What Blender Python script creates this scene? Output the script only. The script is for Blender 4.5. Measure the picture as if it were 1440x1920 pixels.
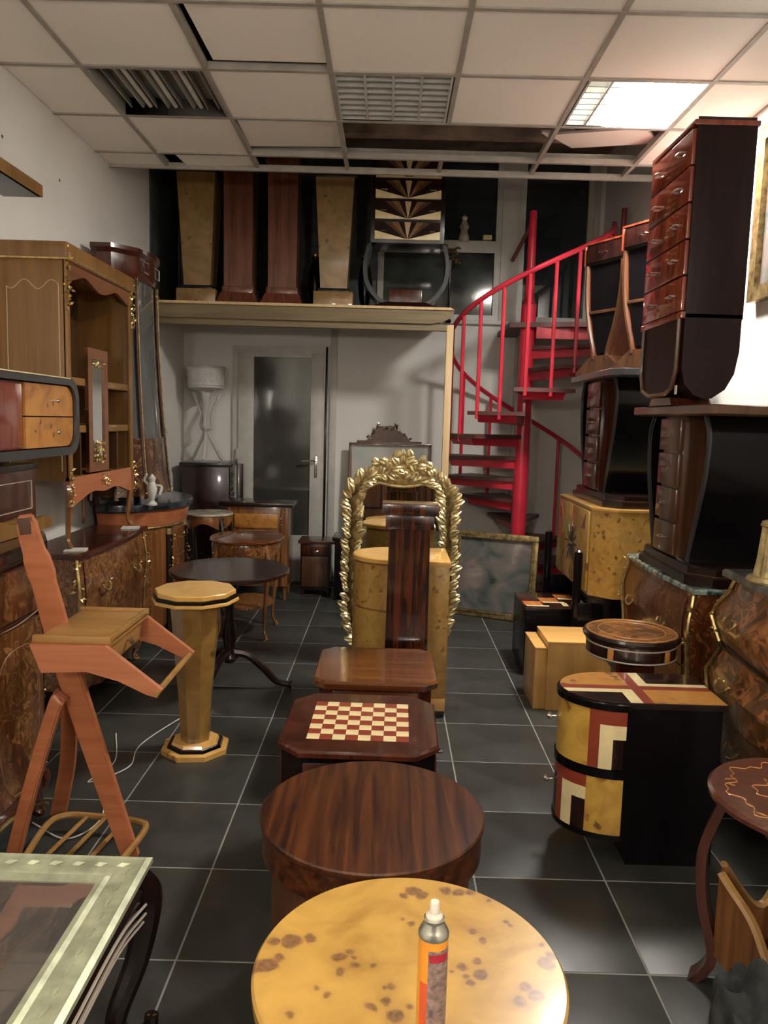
import bpy, bmesh, math, random
from mathutils import Vector, Matrix, noise as mnoise
PI = math.pi
S = bpy.context.scene
COL = S.collection
for o in list(bpy.data.objects):
    bpy.data.objects.remove(o)

# ------------------------------------------------------------------ camera
cd = bpy.data.cameras.new('camera'); cam = bpy.data.objects.new('camera', cd); COL.objects.link(cam)
cd.sensor_width = 36; cd.sensor_fit = 'AUTO'; cd.lens = 27.0; cd.clip_start = 0.02
F = Vector((-0.00427975, 0.99307487, -0.1174052)); IX = Vector((0.99958671, 0.00758599, 0.02772854)); IY = Vector((0.02842715, -0.11723801, -0.99269691))
M = Matrix((IX, -IY, -F)).transposed().to_4x4(); M.translation = Vector((0, 0, 1.54))
cam.matrix_world = M
S.camera = cam

# ------------------------------------------------------------------ world, exposure
w = bpy.data.worlds.new('night'); S.world = w; w.use_nodes = True
w.node_tree.nodes['Background'].inputs[0].default_value = (0.10, 0.17, 0.20, 1)
w.node_tree.nodes['Background'].inputs[1].default_value = 0.10
S.view_settings.view_transform = 'Standard'; S.view_settings.look = 'None'
S.view_settings.exposure = 1.1; S.view_settings.gamma = 1; S.view_settings.use_curve_mapping = False

LAMP_FAR = 90.0      # emission of the lit square panel by the right wall
FILL_NEAR = 4.0     # emission of unseen ceiling panels added as fill for the near side
FILL_GLOBE = 80.0   # emission of unseen globes added behind the camera as fill light

# ------------------------------------------------------------------ node helpers
MATS = {}
def newmat(name):
    m = bpy.data.materials.new(name); m.use_nodes = True
    nt = m.node_tree; b = nt.nodes['Principled BSDF']
    MATS[name] = m
    return m, nt, b
def N(nt, t, **kw):
    n = nt.nodes.new(t)
    for k, v in kw.items():
        if k in n.inputs: n.inputs[k].default_value = v
        else: setattr(n, k, v)
    return n
def L(nt, a, b): nt.links.new(a, b)
def coords(nt, scale=(1,1,1), rot=(0,0,0), loc=(0,0,0)):
    tc = N(nt, 'ShaderNodeTexCoord'); mp = N(nt, 'ShaderNodeMapping')
    mp.inputs['Scale'].default_value = scale; mp.inputs['Rotation'].default_value = rot; mp.inputs['Location'].default_value = loc
    L(nt, tc.outputs['Object'], mp.inputs['Vector']); return mp.outputs[0]
def ramp(nt, fac, stops, interp='LINEAR'):
    r = N(nt, 'ShaderNodeValToRGB'); r.color_ramp.interpolation = interp
    e = r.color_ramp.elements
    while len(e) > 1: e.remove(e[-1])
    e[0].position = stops[0][0]; e[0].color = (*stops[0][1], 1)
    for p, c in stops[1:]:
        x = e.new(p); x.color = (*c, 1)
    L(nt, fac, r.inputs[0]); return r.outputs[0]
def bumpn(nt, b, h, s, d=0.002):
    n = N(nt, 'ShaderNodeBump'); n.inputs['Strength'].default_value = s; n.inputs['Distance'].default_value = d
    L(nt, h, n.inputs['Height']); L(nt, n.outputs[0], b.inputs['Normal'])
def mixc(nt, fac, a, b):
    m = N(nt, 'ShaderNodeMix'); m.data_type = 'RGBA'
    L(nt, fac, m.inputs[0])
    if isinstance(a, tuple): m.inputs[6].default_value = (*a, 1)
    else: L(nt, a, m.inputs[6])
    if isinstance(b, tuple): m.inputs[7].default_value = (*b, 1)
    else: L(nt, b, m.inputs[7])
    return m.outputs[2]
def plain(name, c, rough=0.5, metal=0.0, coat=0.0, emis=None, est=1.0, var=0.06, nscale=12):
    m, nt, b = newmat(name)
    n = N(nt, 'ShaderNodeTexNoise'); n.inputs['Scale'].default_value = nscale; n.inputs['Detail'].default_value = 4
    L(nt, coords(nt), n.inputs['Vector'])
    lo = tuple(max(0, x*(1-var*2)) for x in c); hi = tuple(min(1, x*(1+var*2)) for x in c)
    L(nt, ramp(nt, n.outputs[0], [(0.3, lo), (0.7, hi)]), b.inputs['Base Color'])
    b.inputs['Roughness'].default_value = rough; b.inputs['Metallic'].default_value = metal; b.inputs['Coat Weight'].default_value = coat
    b.inputs['Coat Roughness'].default_value = 0.08
    if emis:
        b.inputs['Emission Color'].default_value = (*emis, 1); b.inputs['Emission Strength'].default_value = est
    return m
def wood(name, dark, light, axis='z', sc=1.0, rough=0.35, coat=0.5, contrast=(0.35, 0.68), rot=(0,0,0), mid=None):
    m, nt, b = newmat(name)
    s = {'x': (1.2, 22, 22), 'y': (22, 1.2, 22), 'z': (22, 22, 1.2)}[axis]
    s = tuple(v*sc for v in s)
    v = coords(nt, s, rot)
    n = N(nt, 'ShaderNodeTexNoise'); n.inputs['Scale'].default_value = 1; n.inputs['Detail'].default_value = 6; n.inputs['Roughness'].default_value = 0.6; n.inputs['Distortion'].default_value = 0.6
    L(nt, v, n.inputs['Vector'])
    st = [(contrast[0], dark), (contrast[1], light)]
    if mid: st.insert(1, (sum(contrast)/2, mid))
    L(nt, ramp(nt, n.outputs[0], st), b.inputs['Base Color'])
    b.inputs['Roughness'].default_value = rough; b.inputs['Coat Weight'].default_value = coat; b.inputs['Coat Roughness'].default_value = 0.07
    return m
def burl(name, base, shade, spot, sc=7.0, rough=0.3, coat=0.6, dens=0.13):
    m, nt, b = newmat(name)
    v = coords(nt)
    n1 = N(nt, 'ShaderNodeTexNoise', Scale=sc*0.8, Detail=6.0, Distortion=1.6); L(nt, v, n1.inputs['Vector'])
    n2 = N(nt, 'ShaderNodeTexNoise', Scale=sc*2, Detail=3.0); L(nt, v, n2.inputs['Vector'])
    va = N(nt, 'ShaderNodeVectorMath', operation='MULTIPLY_ADD'); L(nt, n2.outputs[1], va.inputs[0]); va.inputs[1].default_value = (0.05,)*3; L(nt, v, va.inputs[2])
    vo = N(nt, 'ShaderNodeTexVoronoi', Scale=sc*1.5); L(nt, va.outputs[0], vo.inputs['Vector'])
    sp = ramp(nt, vo.outputs['Distance'], [(0.0, (1,1,1)), (dens, (0.8,)*3), (dens+0.07, (0,0,0))])
    big = N(nt, 'ShaderNodeTexNoise', Scale=sc*0.55, Detail=1.0); L(nt, v, big.inputs['Vector'])
    gate = ramp(nt, big.outputs[0], [(0.46, (0,0,0)), (0.56, (1,1,1))])
    mu = N(nt, 'ShaderNodeMath', operation='MULTIPLY'); L(nt, sp, mu.inputs[0]); L(nt, gate, mu.inputs[1])
    basec = ramp(nt, n1.outputs[0], [(0.3, shade), (0.62, base)])
    L(nt, mixc(nt, mu.outputs[0], basec, spot), b.inputs['Base Color'])
    b.inputs['Roughness'].default_value = rough; b.inputs['Coat Weight'].default_value = coat; b.inputs['Coat Roughness'].default_value = 0.08
    return m
def marquetry(name, ground, line, dark, sc=9.0, wdt=0.02, rough=0.28, coat=0.6, blob=0.64):
    """floral inlay: thin wandering vines plus leaf blobs on a polished ground"""
    m, nt, b = newmat(name)
    v = coords(nt)
    g = N(nt, 'ShaderNodeTexNoise', Scale=1.0, Detail=5.0); L(nt, coords(nt, (40, 40, 4)), g.inputs['Vector'])
    gc = ramp(nt, g.outputs[0], [(0.35, dark), (0.7, ground)])
    n = N(nt, 'ShaderNodeTexNoise', Scale=sc, Detail=1.5, Distortion=1.2); L(nt, v, n.inputs['Vector'])
    r1 = ramp(nt, n.outputs[0], [(0.5-wdt-0.006, (0,0,0)), (0.5-wdt, (1,1,1)), (0.5+wdt, (1,1,1)), (0.5+wdt+0.006, (0,0,0)), (blob, (0,0,0)), (blob+0.01, (0.85,)*3)])
    lv = N(nt, 'ShaderNodeTexNoise', Scale=sc*3, Detail=2.0); L(nt, v, lv.inputs['Vector'])
    lc = ramp(nt, lv.outputs[0], [(0.4, tuple(x*0.55 for x in line)), (0.6, line)])
    L(nt, mixc(nt, r1, gc, lc), b.inputs['Base Color'])
    b.inputs['Roughness'].default_value = rough; b.inputs['Coat Weight'].default_value = coat; b.inputs['Coat Roughness'].default_value = 0.07
    return m

# ------------------------------------------------------------------ materials
wallm, nt, b = newmat('wall_paint')
n = N(nt, 'ShaderNodeTexNoise', Scale=1.3, Detail=5.0); L(nt, coords(nt), n.inputs['Vector'])
L(nt, ramp(nt, n.outputs[0], [(0.3, (0.66, 0.65, 0.62)), (0.7, (0.74, 0.73, 0.70))]), b.inputs['Base Color']); b.inputs['Roughness'].default_value = 0.85
n2 = N(nt, 'ShaderNodeTexNoise', Scale=60.0, Detail=3.0); L(nt, coords(nt), n2.inputs['Vector']); bumpn(nt, b, n2.outputs[0], 0.25)
tilem, nt, b = newmat('slate_floor_tile')
n = N(nt, 'ShaderNodeTexNoise', Scale=5.0, Detail=8.0, Roughness=0.7); L(nt, coords(nt), n.inputs['Vector'])
oi = N(nt, 'ShaderNodeObjectInfo')
ad = N(nt, 'ShaderNodeMath', operation='MULTIPLY_ADD'); L(nt, oi.outputs['Random'], ad.inputs[0]); ad.inputs[1].default_value = 0.25; L(nt, n.outputs[0], ad.inputs[2])
L(nt, ramp(nt, ad.outputs[0], [(0.35, (0.017, 0.018, 0.017)), (0.85, (0.048, 0.049, 0.044))]), b.inputs['Base Color'])
L(nt, ramp(nt, n.outputs[0], [(0.3, (0.32,)*3), (0.7, (0.47,)*3)]), b.inputs['Roughness'])
bumpn(nt, b, n.outputs[0], 0.35, 0.003)
plain('grout', (0.27, 0.26, 0.24), 0.8)
plain('ceiling_tile_white', (0.92, 0.87, 0.80), 0.9, var=0.02, nscale=80)
plain('ceiling_rail', (0.36, 0.33, 0.29), 0.6)
plain('void_brown', (0.22, 0.16, 0.12), 0.9, var=0.3, nscale=5)
plain('pvc_white', (0.48, 0.47, 0.43), 0.4, var=0.04)
plain('fixture_white', (0.50, 0.50, 0.47), 0.35)
plain('fixture_grey', (0.34, 0.33, 0.30), 0.4, metal=0.2)
plain('tube_glass', (0.65, 0.62, 0.56), 0.25)
plain('lamp_lit', (1, 1, 1), 0.5, emis=(1.0, 0.95, 0.86), est=LAMP_FAR)
plain('fill_near_glow', (1, 1, 1), 0.5, emis=(1.0, 0.92, 0.80), est=FILL_NEAR)  # glow of the unseen panels added to light the near side
plain('fill_globe_glow', (1, 1, 1), 0.5, emis=(1.0, 0.91, 0.79), est=FILL_GLOBE)  # glow of the unseen globes added to brighten ceiling and front surfaces
plain('black_lacquer', (0.004, 0.003, 0.004), 0.22, coat=0.15)
plain('dark_lacquer', (0.012, 0.005, 0.004), 0.25, coat=0.3)
plain('charcoal_edge', (0.035, 0.035, 0.038), 0.3, coat=0.5)
plain('gilt', (0.62, 0.46, 0.20), 0.32, metal=0.9, var=0.2, nscale=30)
plain('gilt_pale', (0.66, 0.55, 0.30), 0.38, metal=0.75, var=0.2, nscale=25)
plain('gilt_dull', (0.30, 0.22, 0.10), 0.4, metal=0.8, var=0.3, nscale=30)
plain('pale_green_gilt', (0.42, 0.45, 0.31), 0.38, metal=0.35, var=0.15, nscale=20)
plain('chrome', (0.85, 0.85, 0.85), 0.12, metal=1.0, var=0)
plain('red_paint', (0.52, 0.022, 0.045), 0.32, coat=0.3, var=0.12, nscale=5)
plain('red_paint_dark', (0.20, 0.022, 0.030), 0.4, coat=0.2)
plain('dark_red_tread', (0.10, 0.035, 0.032), 0.5)
plain('grey_marble', (0.13, 0.14, 0.135), 0.2, coat=0.4, var=0.35, nscale=9)
plain('black_marble', (0.020, 0.025, 0.032), 0.2, coat=0.3, var=0.5, nscale=9)
plain('green_marble', (0.20, 0.27, 0.24), 0.18, coat=0.5, var=0.6, nscale=22)
plain('pink_marble', (0.30, 0.18, 0.17), 0.2, coat=0.5, var=0.4, nscale=14)
plain('cream_top', (0.42, 0.37, 0.28), 0.25, coat=0.4, var=0.2)
plain('white_iron', (0.50, 0.49, 0.47), 0.45)
plain('cream_inlay', (0.80, 0.66, 0.36), 0.3, coat=0.5)
plain('pale_line', (0.42, 0.36, 0.30), 0.4)
plain('orange_line', (0.48, 0.21, 0.055), 0.3, coat=0.4)
plain('red_inlay', (0.26, 0.045, 0.022), 0.3, coat=0.5)
plain('night_dark', (0.010, 0.016, 0.018), 0.35)
plain('dark_panel', (0.040, 0.052, 0.050), 0.5, var=0.2)
plain('wall_reflection_glass', (0.055, 0.065, 0.062), 0.06, coat=0.8, var=0.3, nscale=4)  # grey of the reflected white wall is painted into this pane
plain('frosted_dark', (0.045, 0.046, 0.042), 0.10, coat=0.6, var=0.15, nscale=3)
plain('grey_cloth', (0.022, 0.026, 0.026), 0.9, var=0.15, nscale=40)
plain('white_plastic', (0.75, 0.68, 0.58), 0.4)
plain('can_orange', (0.95, 0.36, 0.04), 0.3, coat=0.4, var=0.03)
plain('can_red', (0.85, 0.13, 0.04), 0.3, coat=0.4, var=0.03)
plain('can_label', (0.30, 0.20, 0.17), 0.45, var=0.25, nscale=110)
plain('can_redmark', (0.45, 0.03, 0.05), 0.4)
plain('tin', (0.55, 0.54, 0.46), 0.25, metal=0.8)
plain('paper', (0.62, 0.58, 0.55), 0.8)
plain('hole', (0.08, 0.06, 0.05), 0.9)
plain('beige_dull', (0.22, 0.13, 0.075), 0.5)
plain('beige_edge', (0.52, 0.38, 0.22), 0.5)
wood('pine', (0.15, 0.11, 0.055), (0.23, 0.175, 0.09), 'x', rough=0.6, coat=0)
wood('pine_post', (0.55, 0.38, 0.19), (0.68, 0.50, 0.28), 'z', rough=0.6, coat=0)
wood('orange_wood', (0.34, 0.105, 0.042), (0.46, 0.16, 0.066), 'x', rough=0.4, coat=0.3)
wood('brown_honey', (0.15, 0.055, 0.022), (0.22, 0.085, 0.036), 'x', rough=0.4, coat=0.3)
wood('orange_wood_top', (0.28, 0.145, 0.042), (0.38, 0.20, 0.062), 'x', rough=0.35, coat=0.3)
wood('honey', (0.16, 0.075, 0.018), (0.26, 0.13, 0.036), 'z', rough=0.4, coat=0.3, sc=0.8)
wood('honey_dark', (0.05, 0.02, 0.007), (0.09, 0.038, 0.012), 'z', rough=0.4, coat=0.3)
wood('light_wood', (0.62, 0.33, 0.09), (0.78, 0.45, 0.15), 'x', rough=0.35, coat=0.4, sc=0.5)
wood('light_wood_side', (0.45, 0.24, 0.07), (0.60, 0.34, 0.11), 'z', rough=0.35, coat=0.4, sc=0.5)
wood('walnut', (0.022, 0.006, 0.003), (0.115, 0.034, 0.010), 'y', sc=2.0, rough=0.3, coat=0.25, rot=(0, 0, 0.45), mid=(0.068, 0.019, 0.006))
wood('rosewood_x', (0.06, 0.014, 0.004), (0.20, 0.066, 0.017), 'x', sc=0.8, rough=0.2, coat=0.7)
wood('macassar', (0.008, 0.003, 0.002), (0.10, 0.020, 0.007), 'z', sc=1.6, rough=0.22, coat=0.7, contrast=(0.42, 0.62))
wood('mahogany', (0.032, 0.007, 0.004), (0.085, 0.020, 0.008), 'z', sc=0.9, rough=0.24, coat=0.4)
wood('mahogany_dark', (0.010, 0.003, 0.003), (0.026, 0.007, 0.005), 'z', sc=0.9, rough=0.24, coat=0.35)
wood('red_mahogany', (0.13, 0.018, 0.010), (0.30, 0.055, 0.022), 'z', sc=0.9, rough=0.16, coat=0.9)
wood('reddish_pedestal', (0.07, 0.020, 0.010), (0.19, 0.062, 0.030), 'z', sc=1.3, rough=0.3, coat=0.4)
wood('brown_wood', (0.05, 0.020, 0.010), (0.12, 0.05, 0.022), 'z', rough=0.3, coat=0.5)
wood('satin_brown', (0.12, 0.045, 0.014), (0.26, 0.105, 0.032), 'z', rough=0.25, coat=0.6)
wood('orange_block', (0.45, 0.13, 0.03), (0.62, 0.22, 0.06), 'y', rough=0.3, coat=0.5)
burl('burl_yellow', (0.60, 0.36, 0.07), (0.40, 0.21, 0.035), (0.12, 0.04, 0.015), 9, dens=0.24)
burl('burl_olive', (0.33, 0.19, 0.05), (0.20, 0.10, 0.025), (0.07, 0.03, 0.012), 8, dens=0.18)
burl('burl_bright', (0.72, 0.42, 0.12), (0.60, 0.33, 0.08), (0.30, 0.14, 0.05), 7)
burl('burl_dim', (0.26, 0.15, 0.045), (0.16, 0.09, 0.025), (0.09, 0.04, 0.015), 8)
burl('burl_fine', (0.46, 0.27, 0.07), (0.34, 0.185, 0.045), (0.16, 0.07, 0.02), 17, dens=0.26)
burl('burl_orange', (0.50, 0.22, 0.045), (0.26, 0.085, 0.018), (0.07, 0.022, 0.008), 10)
burl('burl_top_orange', (0.55, 0.25, 0.055), (0.42, 0.18, 0.035), (0.08, 0.04, 0.02), 12, dens=0.30)
marquetry('marq_red', (0.15, 0.040, 0.014), (0.24, 0.095, 0.030), (0.07, 0.018, 0.008), 11)
marquetry('marq_brown', (0.17, 0.060, 0.018), (0.30, 0.135, 0.042), (0.08, 0.026, 0.009), 14, wdt=0.03, blob=0.60)
marquetry('marq_dark', (0.085, 0.032, 0.016), (0.24, 0.12, 0.045), (0.04, 0.014, 0.008), 9)
marquetry('marq_floral', (0.17, 0.075, 0.026), (0.38, 0.15, 0.05), (0.08, 0.035, 0.014), 8, wdt=0.035, blob=0.58)
marquetry('marq_grey', (0.20, 0.13, 0.075), (0.36, 0.24, 0.14), (0.10, 0.055, 0.03), 6, wdt=0.03, blob=0.6)
marquetry('marq_plum', (0.115, 0.035, 0.020), (0.13, 0.04, 0.024), (0.075, 0.022, 0.013), 10)

mirm, nt, b = newmat('mirror_glass'); b.inputs['Base Color'].default_value = (0.72, 0.73, 0.72, 1); b.inputs['Metallic'].default_value = 1; b.inputs['Roughness'].default_value = 0.01
gl, nt, b = newmat('clear_glass'); b.inputs['Base Color'].default_value = (0.8, 0.86, 0.84, 1); b.inputs['Transmission Weight'].default_value = 1; b.inputs['Roughness'].default_value = 0.0; b.inputs['IOR'].default_value = 1.55
gl2, nt, b = newmat('dim_glass'); b.inputs['Base Color'].default_value = (0.16, 0.165, 0.155, 1); b.inputs['Transmission Weight'].default_value = 0.45; b.inputs['Roughness'].default_value = 0.04; b.inputs['Specular IOR Level'].default_value = 0.8
wg, nt, b = newmat('window_glass'); b.inputs['Base Color'].default_value = (0.05, 0.065, 0.07, 1); b.inputs['Transmission Weight'].default_value = 0.5; b.inputs['Roughness'].default_value = 0.0; b.inputs['IOR'].default_value = 1.5
pt, nt, b = newmat('oil_painting')
n = N(nt, 'ShaderNodeTexNoise', Scale=5.0, Detail=5.0, Distortion=0.8); L(nt, coords(nt), n.inputs['Vector'])
L(nt, ramp(nt, n.outputs[0], [(0.3, (0.03, 0.04, 0.035)), (0.45, (0.10, 0.11, 0.10)), (0.58, (0.17, 0.13, 0.12)), (0.72, (0.30, 0.28, 0.24))]), b.inputs['Base Color']); b.inputs['Roughness'].default_value = 0.3
pt, nt, b = newmat('pale_print')
n = N(nt, 'ShaderNodeTexNoise', Scale=3.0, Detail=3.0); L(nt, coords(nt), n.inputs['Vector'])
L(nt, ramp(nt, n.outputs[0], [(0.4, (0.30, 0.33, 0.31)), (0.65, (0.45, 0.40, 0.35))]), b.inputs['Base Color']); b.inputs['Roughness'].default_value = 0.3

# table top burl whose dark eyes lie in clusters of their own
side, nt, b = newmat('dark_side')
n = N(nt, 'ShaderNodeTexNoise', Scale=1.0, Detail=5.0); L(nt, coords(nt, (20, 20, 1.5)), n.inputs['Vector'])
L(nt, ramp(nt, n.outputs[0], [(0.35, (0.008, 0.003, 0.003)), (0.7, (0.022, 0.007, 0.006))]), b.inputs['Base Color']); b.inputs['Roughness'].default_value = 0.4; b.inputs['Specular IOR Level'].default_value = 0.2
for nm_ in ('black_lacquer',):
    MATS[nm_].node_tree.nodes['Principled BSDF'].inputs['Specular IOR Level'].default_value = 0.25
tg, nt, b = newmat('table_glass'); b.inputs['Base Color'].default_value = (0.42, 0.38, 0.35, 1); b.inputs['Metallic'].default_value = 0.8; b.inputs['Roughness'].default_value = 0.04; b.inputs['Alpha'].default_value = 0.8
SPOTS = []
def spot_mat(name, spots, base, shade, spot):
    m, nt, b = newmat(name)
    v = coords(nt)
    n1 = N(nt, 'ShaderNodeTexNoise', Scale=4.0, Detail=7.0, Distortion=2.0); L(nt, v, n1.inputs['Vector'])
    basec = ramp(nt, n1.outputs[0], [(0.30, shade), (0.48, base), (0.62, tuple(min(1, x*1.12) for x in base))])
    n2 = N(nt, 'ShaderNodeTexNoise', Scale=26.0, Detail=3.0); L(nt, v, n2.inputs['Vector'])
    va = N(nt, 'ShaderNodeVectorMath', operation='MULTIPLY_ADD'); L(nt, n2.outputs[1], va.inputs[0]); va.inputs[1].default_value = (0.026, 0.026, 0); L(nt, v, va.inputs[2])
    vz = N(nt, 'ShaderNodeVectorMath', operation='MULTIPLY'); L(nt, va.outputs[0], vz.inputs[0]); vz.inputs[1].default_value = (1, 1, 0)
    prev = None
    for (x, y, r) in spots:
        d = N(nt, 'ShaderNodeVectorMath', operation='DISTANCE'); L(nt, vz.outputs[0], d.inputs[0]); d.inputs[1].default_value = (x+0.013, y+0.013, 0)
        dv = N(nt, 'ShaderNodeMath', operation='SUBTRACT'); L(nt, d.outputs['Value'], dv.inputs[0]); dv.inputs[1].default_value = r
        if prev:
            mn = N(nt, 'ShaderNodeMath', operation='MINIMUM'); L(nt, prev, mn.inputs[0]); L(nt, dv.outputs[0], mn.inputs[1]); prev = mn.outputs[0]
        else: prev = dv.outputs[0]
    ma = N(nt, 'ShaderNodeMath', operation='MULTIPLY_ADD'); L(nt, prev, ma.inputs[0]); ma.inputs[1].default_value = 20; ma.inputs[2].default_value = 0.5
    n3 = N(nt, 'ShaderNodeTexNoise', Scale=90.0, Detail=2.0); L(nt, v, n3.inputs['Vector'])
    eye = ramp(nt, n3.outputs[0], [(0.35, spot), (0.65, tuple(min(1, x*2.2) for x in spot))])
    f = ramp(nt, ma.outputs[0], [(0.46, (0.85,)*3), (0.52, (0.6,)*3), (0.60, (0.12,)*3), (0.9, (0,0,0))])
    L(nt, mixc(nt, f, basec, eye), b.inputs['Base Color'])
    b.inputs['Roughness'].default_value = 0.3; b.inputs['Coat Weight'].default_value = 0.6; b.inputs['Coat Roughness'].default_value = 0.1
    return m

# ------------------------------------------------------------------ geometry helpers
def BM(): return bmesh.new()
def box(bm, x0, x1, y0, y1, z0, z1, bev=0.0):
    t = bmesh.new(); bmesh.ops.create_cube(t, size=1)
    for v in t.verts: v.co = Vector(((x0+x1)/2 + v.co.x*(x1-x0), (y0+y1)/2 + v.co.y*(y1-y0), (z0+z1)/2 + v.co.z*(z1-z0)))
    if bev: bmesh.ops.bevel(t, geom=t.edges[:], offset=bev, segments=2, affect='EDGES', profile=0.6)
    merge(bm, t); return bm
def merge(bm, t, mat=None):
    if mat is not None: t.transform(mat)
    me = bpy.data.meshes.new('t'); t.to_mesh(me); t.free(); bm.from_mesh(me); bpy.data.meshes.remove(me)
def loft(bm, rings, close=True, cap=True):
    vs = [[bm.verts.new(p) for p in r] for r in rings]
    n = len(rings[0])
    for a, b in zip(vs[:-1], vs[1:]):
        for i in range(n if close else n-1):
            j = (i+1) % n
            try: bm.faces.new((a[i], a[j], b[j], b[i]))
            except ValueError: pass
    if cap:
        try: bm.faces.new(list(reversed(vs[0]))); bm.faces.new(vs[-1])
        except ValueError: pass
    return bm
def lathe(bm, prof, n=32, cx=0, cy=0, sx=1, sy=1, rot=0):
    rings = [[(cx+r*sx*math.cos(rot+2*PI*i/n), cy+r*sy*math.sin(rot+2*PI*i/n), z) for i in range(n)] for r, z in prof]
    return loft(bm, rings)
def prism(bm, poly, a0, a1, axis='z'):
    def P(u, v, a): return {'z': (u, v, a), 'x': (a, u, v), 'y': (u, a, v)}[axis]
    return loft(bm, [[P(u, v, a) for u, v in poly] for a in (a0, a1)])
def tube(bm, pts, r, n=8, flat=1.0):
    pts = [Vector(p) for p in pts]; m = len(pts); rings = []; up = None
    for i, p in enumerate(pts):
        t = (pts[min(i+1, m-1)] - pts[max(i-1, 0)]).normalized()
        if up is None:
            up = Vector((0, 0, 1)) if abs(t.z) < 0.9 else Vector((0, 1, 0))
        s = t.cross(up).normalized(); u = s.cross(t).normalized(); up = u
        rr = r(i/(m-1)) if callable(r) else r
        rings.append([tuple(p + s*rr*math.cos(2*PI*k/n)*flat + u*rr*math.sin(2*PI*k/n)) for k in range(n)])
    return loft(bm, rings)
def bez(pts, n=14):
    """Catmull-Rom through points"""
    P_ = [Vector(p) for p in pts]; P_ = [P_[0]*2-P_[1]] + P_ + [P_[-1]*2-P_[-2]]; out = []
    for i in range(1, len(P_)-2):
        for k in range(n):
            t = k/n; a, b_, c, d = P_[i-1], P_[i], P_[i+1], P_[i+2]
            out.append(0.5*((2*b_)+(c-a)*t+(2*a-5*b_+4*c-d)*t*t+(3*b_-a-3*c+d)*t**3))
    out.append(P_[-2]); return out
def ellipse(rx, ry, n=32, cx=0, cy=0, a0=0, a1=2*PI, full=True):
    return [(cx+rx*math.cos(a0+(a1-a0)*i/(n if full else n-1)), cy+ry*math.sin(a0+(a1-a0)*i/(n if full else n-1))) for i in range(n)]
def clipped(x0, x1, y0, y1, c):
    return [(x0+c, y0), (x1-c, y0), (x1, y0+c), (x1, y1-c), (x1-c, y1), (x0+c, y1), (x0, y1-c), (x0, y0+c)]
def rrect(x0, x1, y0, y1, r, n=5):
    out = []
    for cx, cy, a in ((x1-r, y0+r, -PI/2), (x1-r, y1-r, 0), (x0+r, y1-r, PI/2), (x0+r, y0+r, PI)):
        for k in range(n+1): out.append((cx+r*math.cos(a+PI/2*k/n), cy+r*math.sin(a+PI/2*k/n)))
    return out
def leaf(bm, p, d, s, wd=0.45):
    """pointed relief leaf lying along d"""
    d = Vector(d).normalized(); side = d.cross(Vector((0.3, 1, 0.2))).normalized(); up = side.cross(d)
    p = Vector(p)
    c = [p, p+d*s*0.45+side*s*wd*0.5, p+d*s, p+d*s*0.45-side*s*wd*0.5, p+d*s*0.5+up*s*0.22, p+d*s*0.5-up*s*0.22]
    v = [bm.verts.new(q) for q in c]
    for a, b_ in ((0, 1), (1, 2), (2, 3), (3, 0)):
        bm.faces.new((v[a], v[b_], v[4])); bm.faces.new((v[b_], v[a], v[5]))
def mounts(bm, pts, s, seed=0, per=2):
    """cast gilt foliage running along a path"""
    r = random.Random(seed)
    for p in pts:
        for k in range(per):
            leaf(bm, Vector(p)+Vector((r.uniform(-1, 1), r.uniform(-1, 1), r.uniform(-1, 1)))*s*0.25,
                 (r.uniform(-1, 1), r.uniform(-1, 1), r.uniform(-1, 1.2)), s*r.uniform(0.5, 0.95), 0.55)
def line(p, q, n): return [tuple(Vector(p).lerp(Vector(q), i/(n-1))) for i in range(n)]

def mesh_from(name, bm, mat, smooth=True, ang=0.6):
    bmesh.ops.remove_doubles(bm, verts=bm.verts[:], dist=1e-6)
    bmesh.ops.recalc_face_normals(bm, faces=bm.faces[:])
    if smooth:
        for f in bm.faces: f.smooth = True
        for e in bm.edges:
            if len(e.link_faces) == 2 and e.calc_face_angle(0) > ang: e.smooth = False
    me = bpy.data.meshes.new(name); bm.to_mesh(me); bm.free()
    me.materials.append(MATS[mat]); return me
STUFF = {'frame_relief', 'gilt_bouquet', 'bowl_relief', 'carving', 'crest', 'corner_mount', 'gilt_mount', 'apron_mount', 'sabot', 'leaf_inlay', 'carved_bracket', 'gilt_edge'}
def obj(name, bm, mat, parent=None, label=None, loc=None, rotz=0):
    me = bm if isinstance(bm, bpy.types.Mesh) else mesh_from(name, bm, mat)
    o = bpy.data.objects.new(name, me); COL.objects.link(o)
    if parent: o.parent = parent
    if loc: o.location = loc
    if rotz: o.rotation_euler.z = rotz
    if label: o['label'] = label
    if name in STUFF: o['kind'] = 'stuff'
    return o
def thing(name, label, cat, loc=(0,0,0), rotz=0, group=None):
    o = bpy.data.objects.new(name, None); COL.objects.link(o)
    o.empty_display_size = 0.1
    o.location = loc; o.rotation_euler.z = rotz; o['label'] = label; o['category'] = cat
    if group: o['group'] = group
    return o
def tag(o, label, cat, group=None):
    o['label'] = label; o['category'] = cat
    if group: o['group'] = group
    return o
def struct(name, bm, mat, loc=None):
    o = obj(name, bm, mat, loc=loc); o['kind'] = 'structure'; return o
def bx(name, mat, parent, x0, x1, y0, y1, z0, z1, bev=0.003, label=None):
    return obj(name, box(BM(), x0, x1, y0, y1, z0, z1, bev), mat, parent, label)
def dup(root, loc, rotz, label=None, group=None):
    r = root.copy(); COL.objects.link(r); r.location = loc; r.rotation_euler = (0, 0, rotz)
    if label: r['label'] = label
    if group: r['group'] = group
    for ch in list(root.children):
        c = ch.copy(); COL.objects.link(c); c.parent = r
        for g in ch.children:
            d = g.copy(); COL.objects.link(d); d.parent = c
    return r
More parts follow.
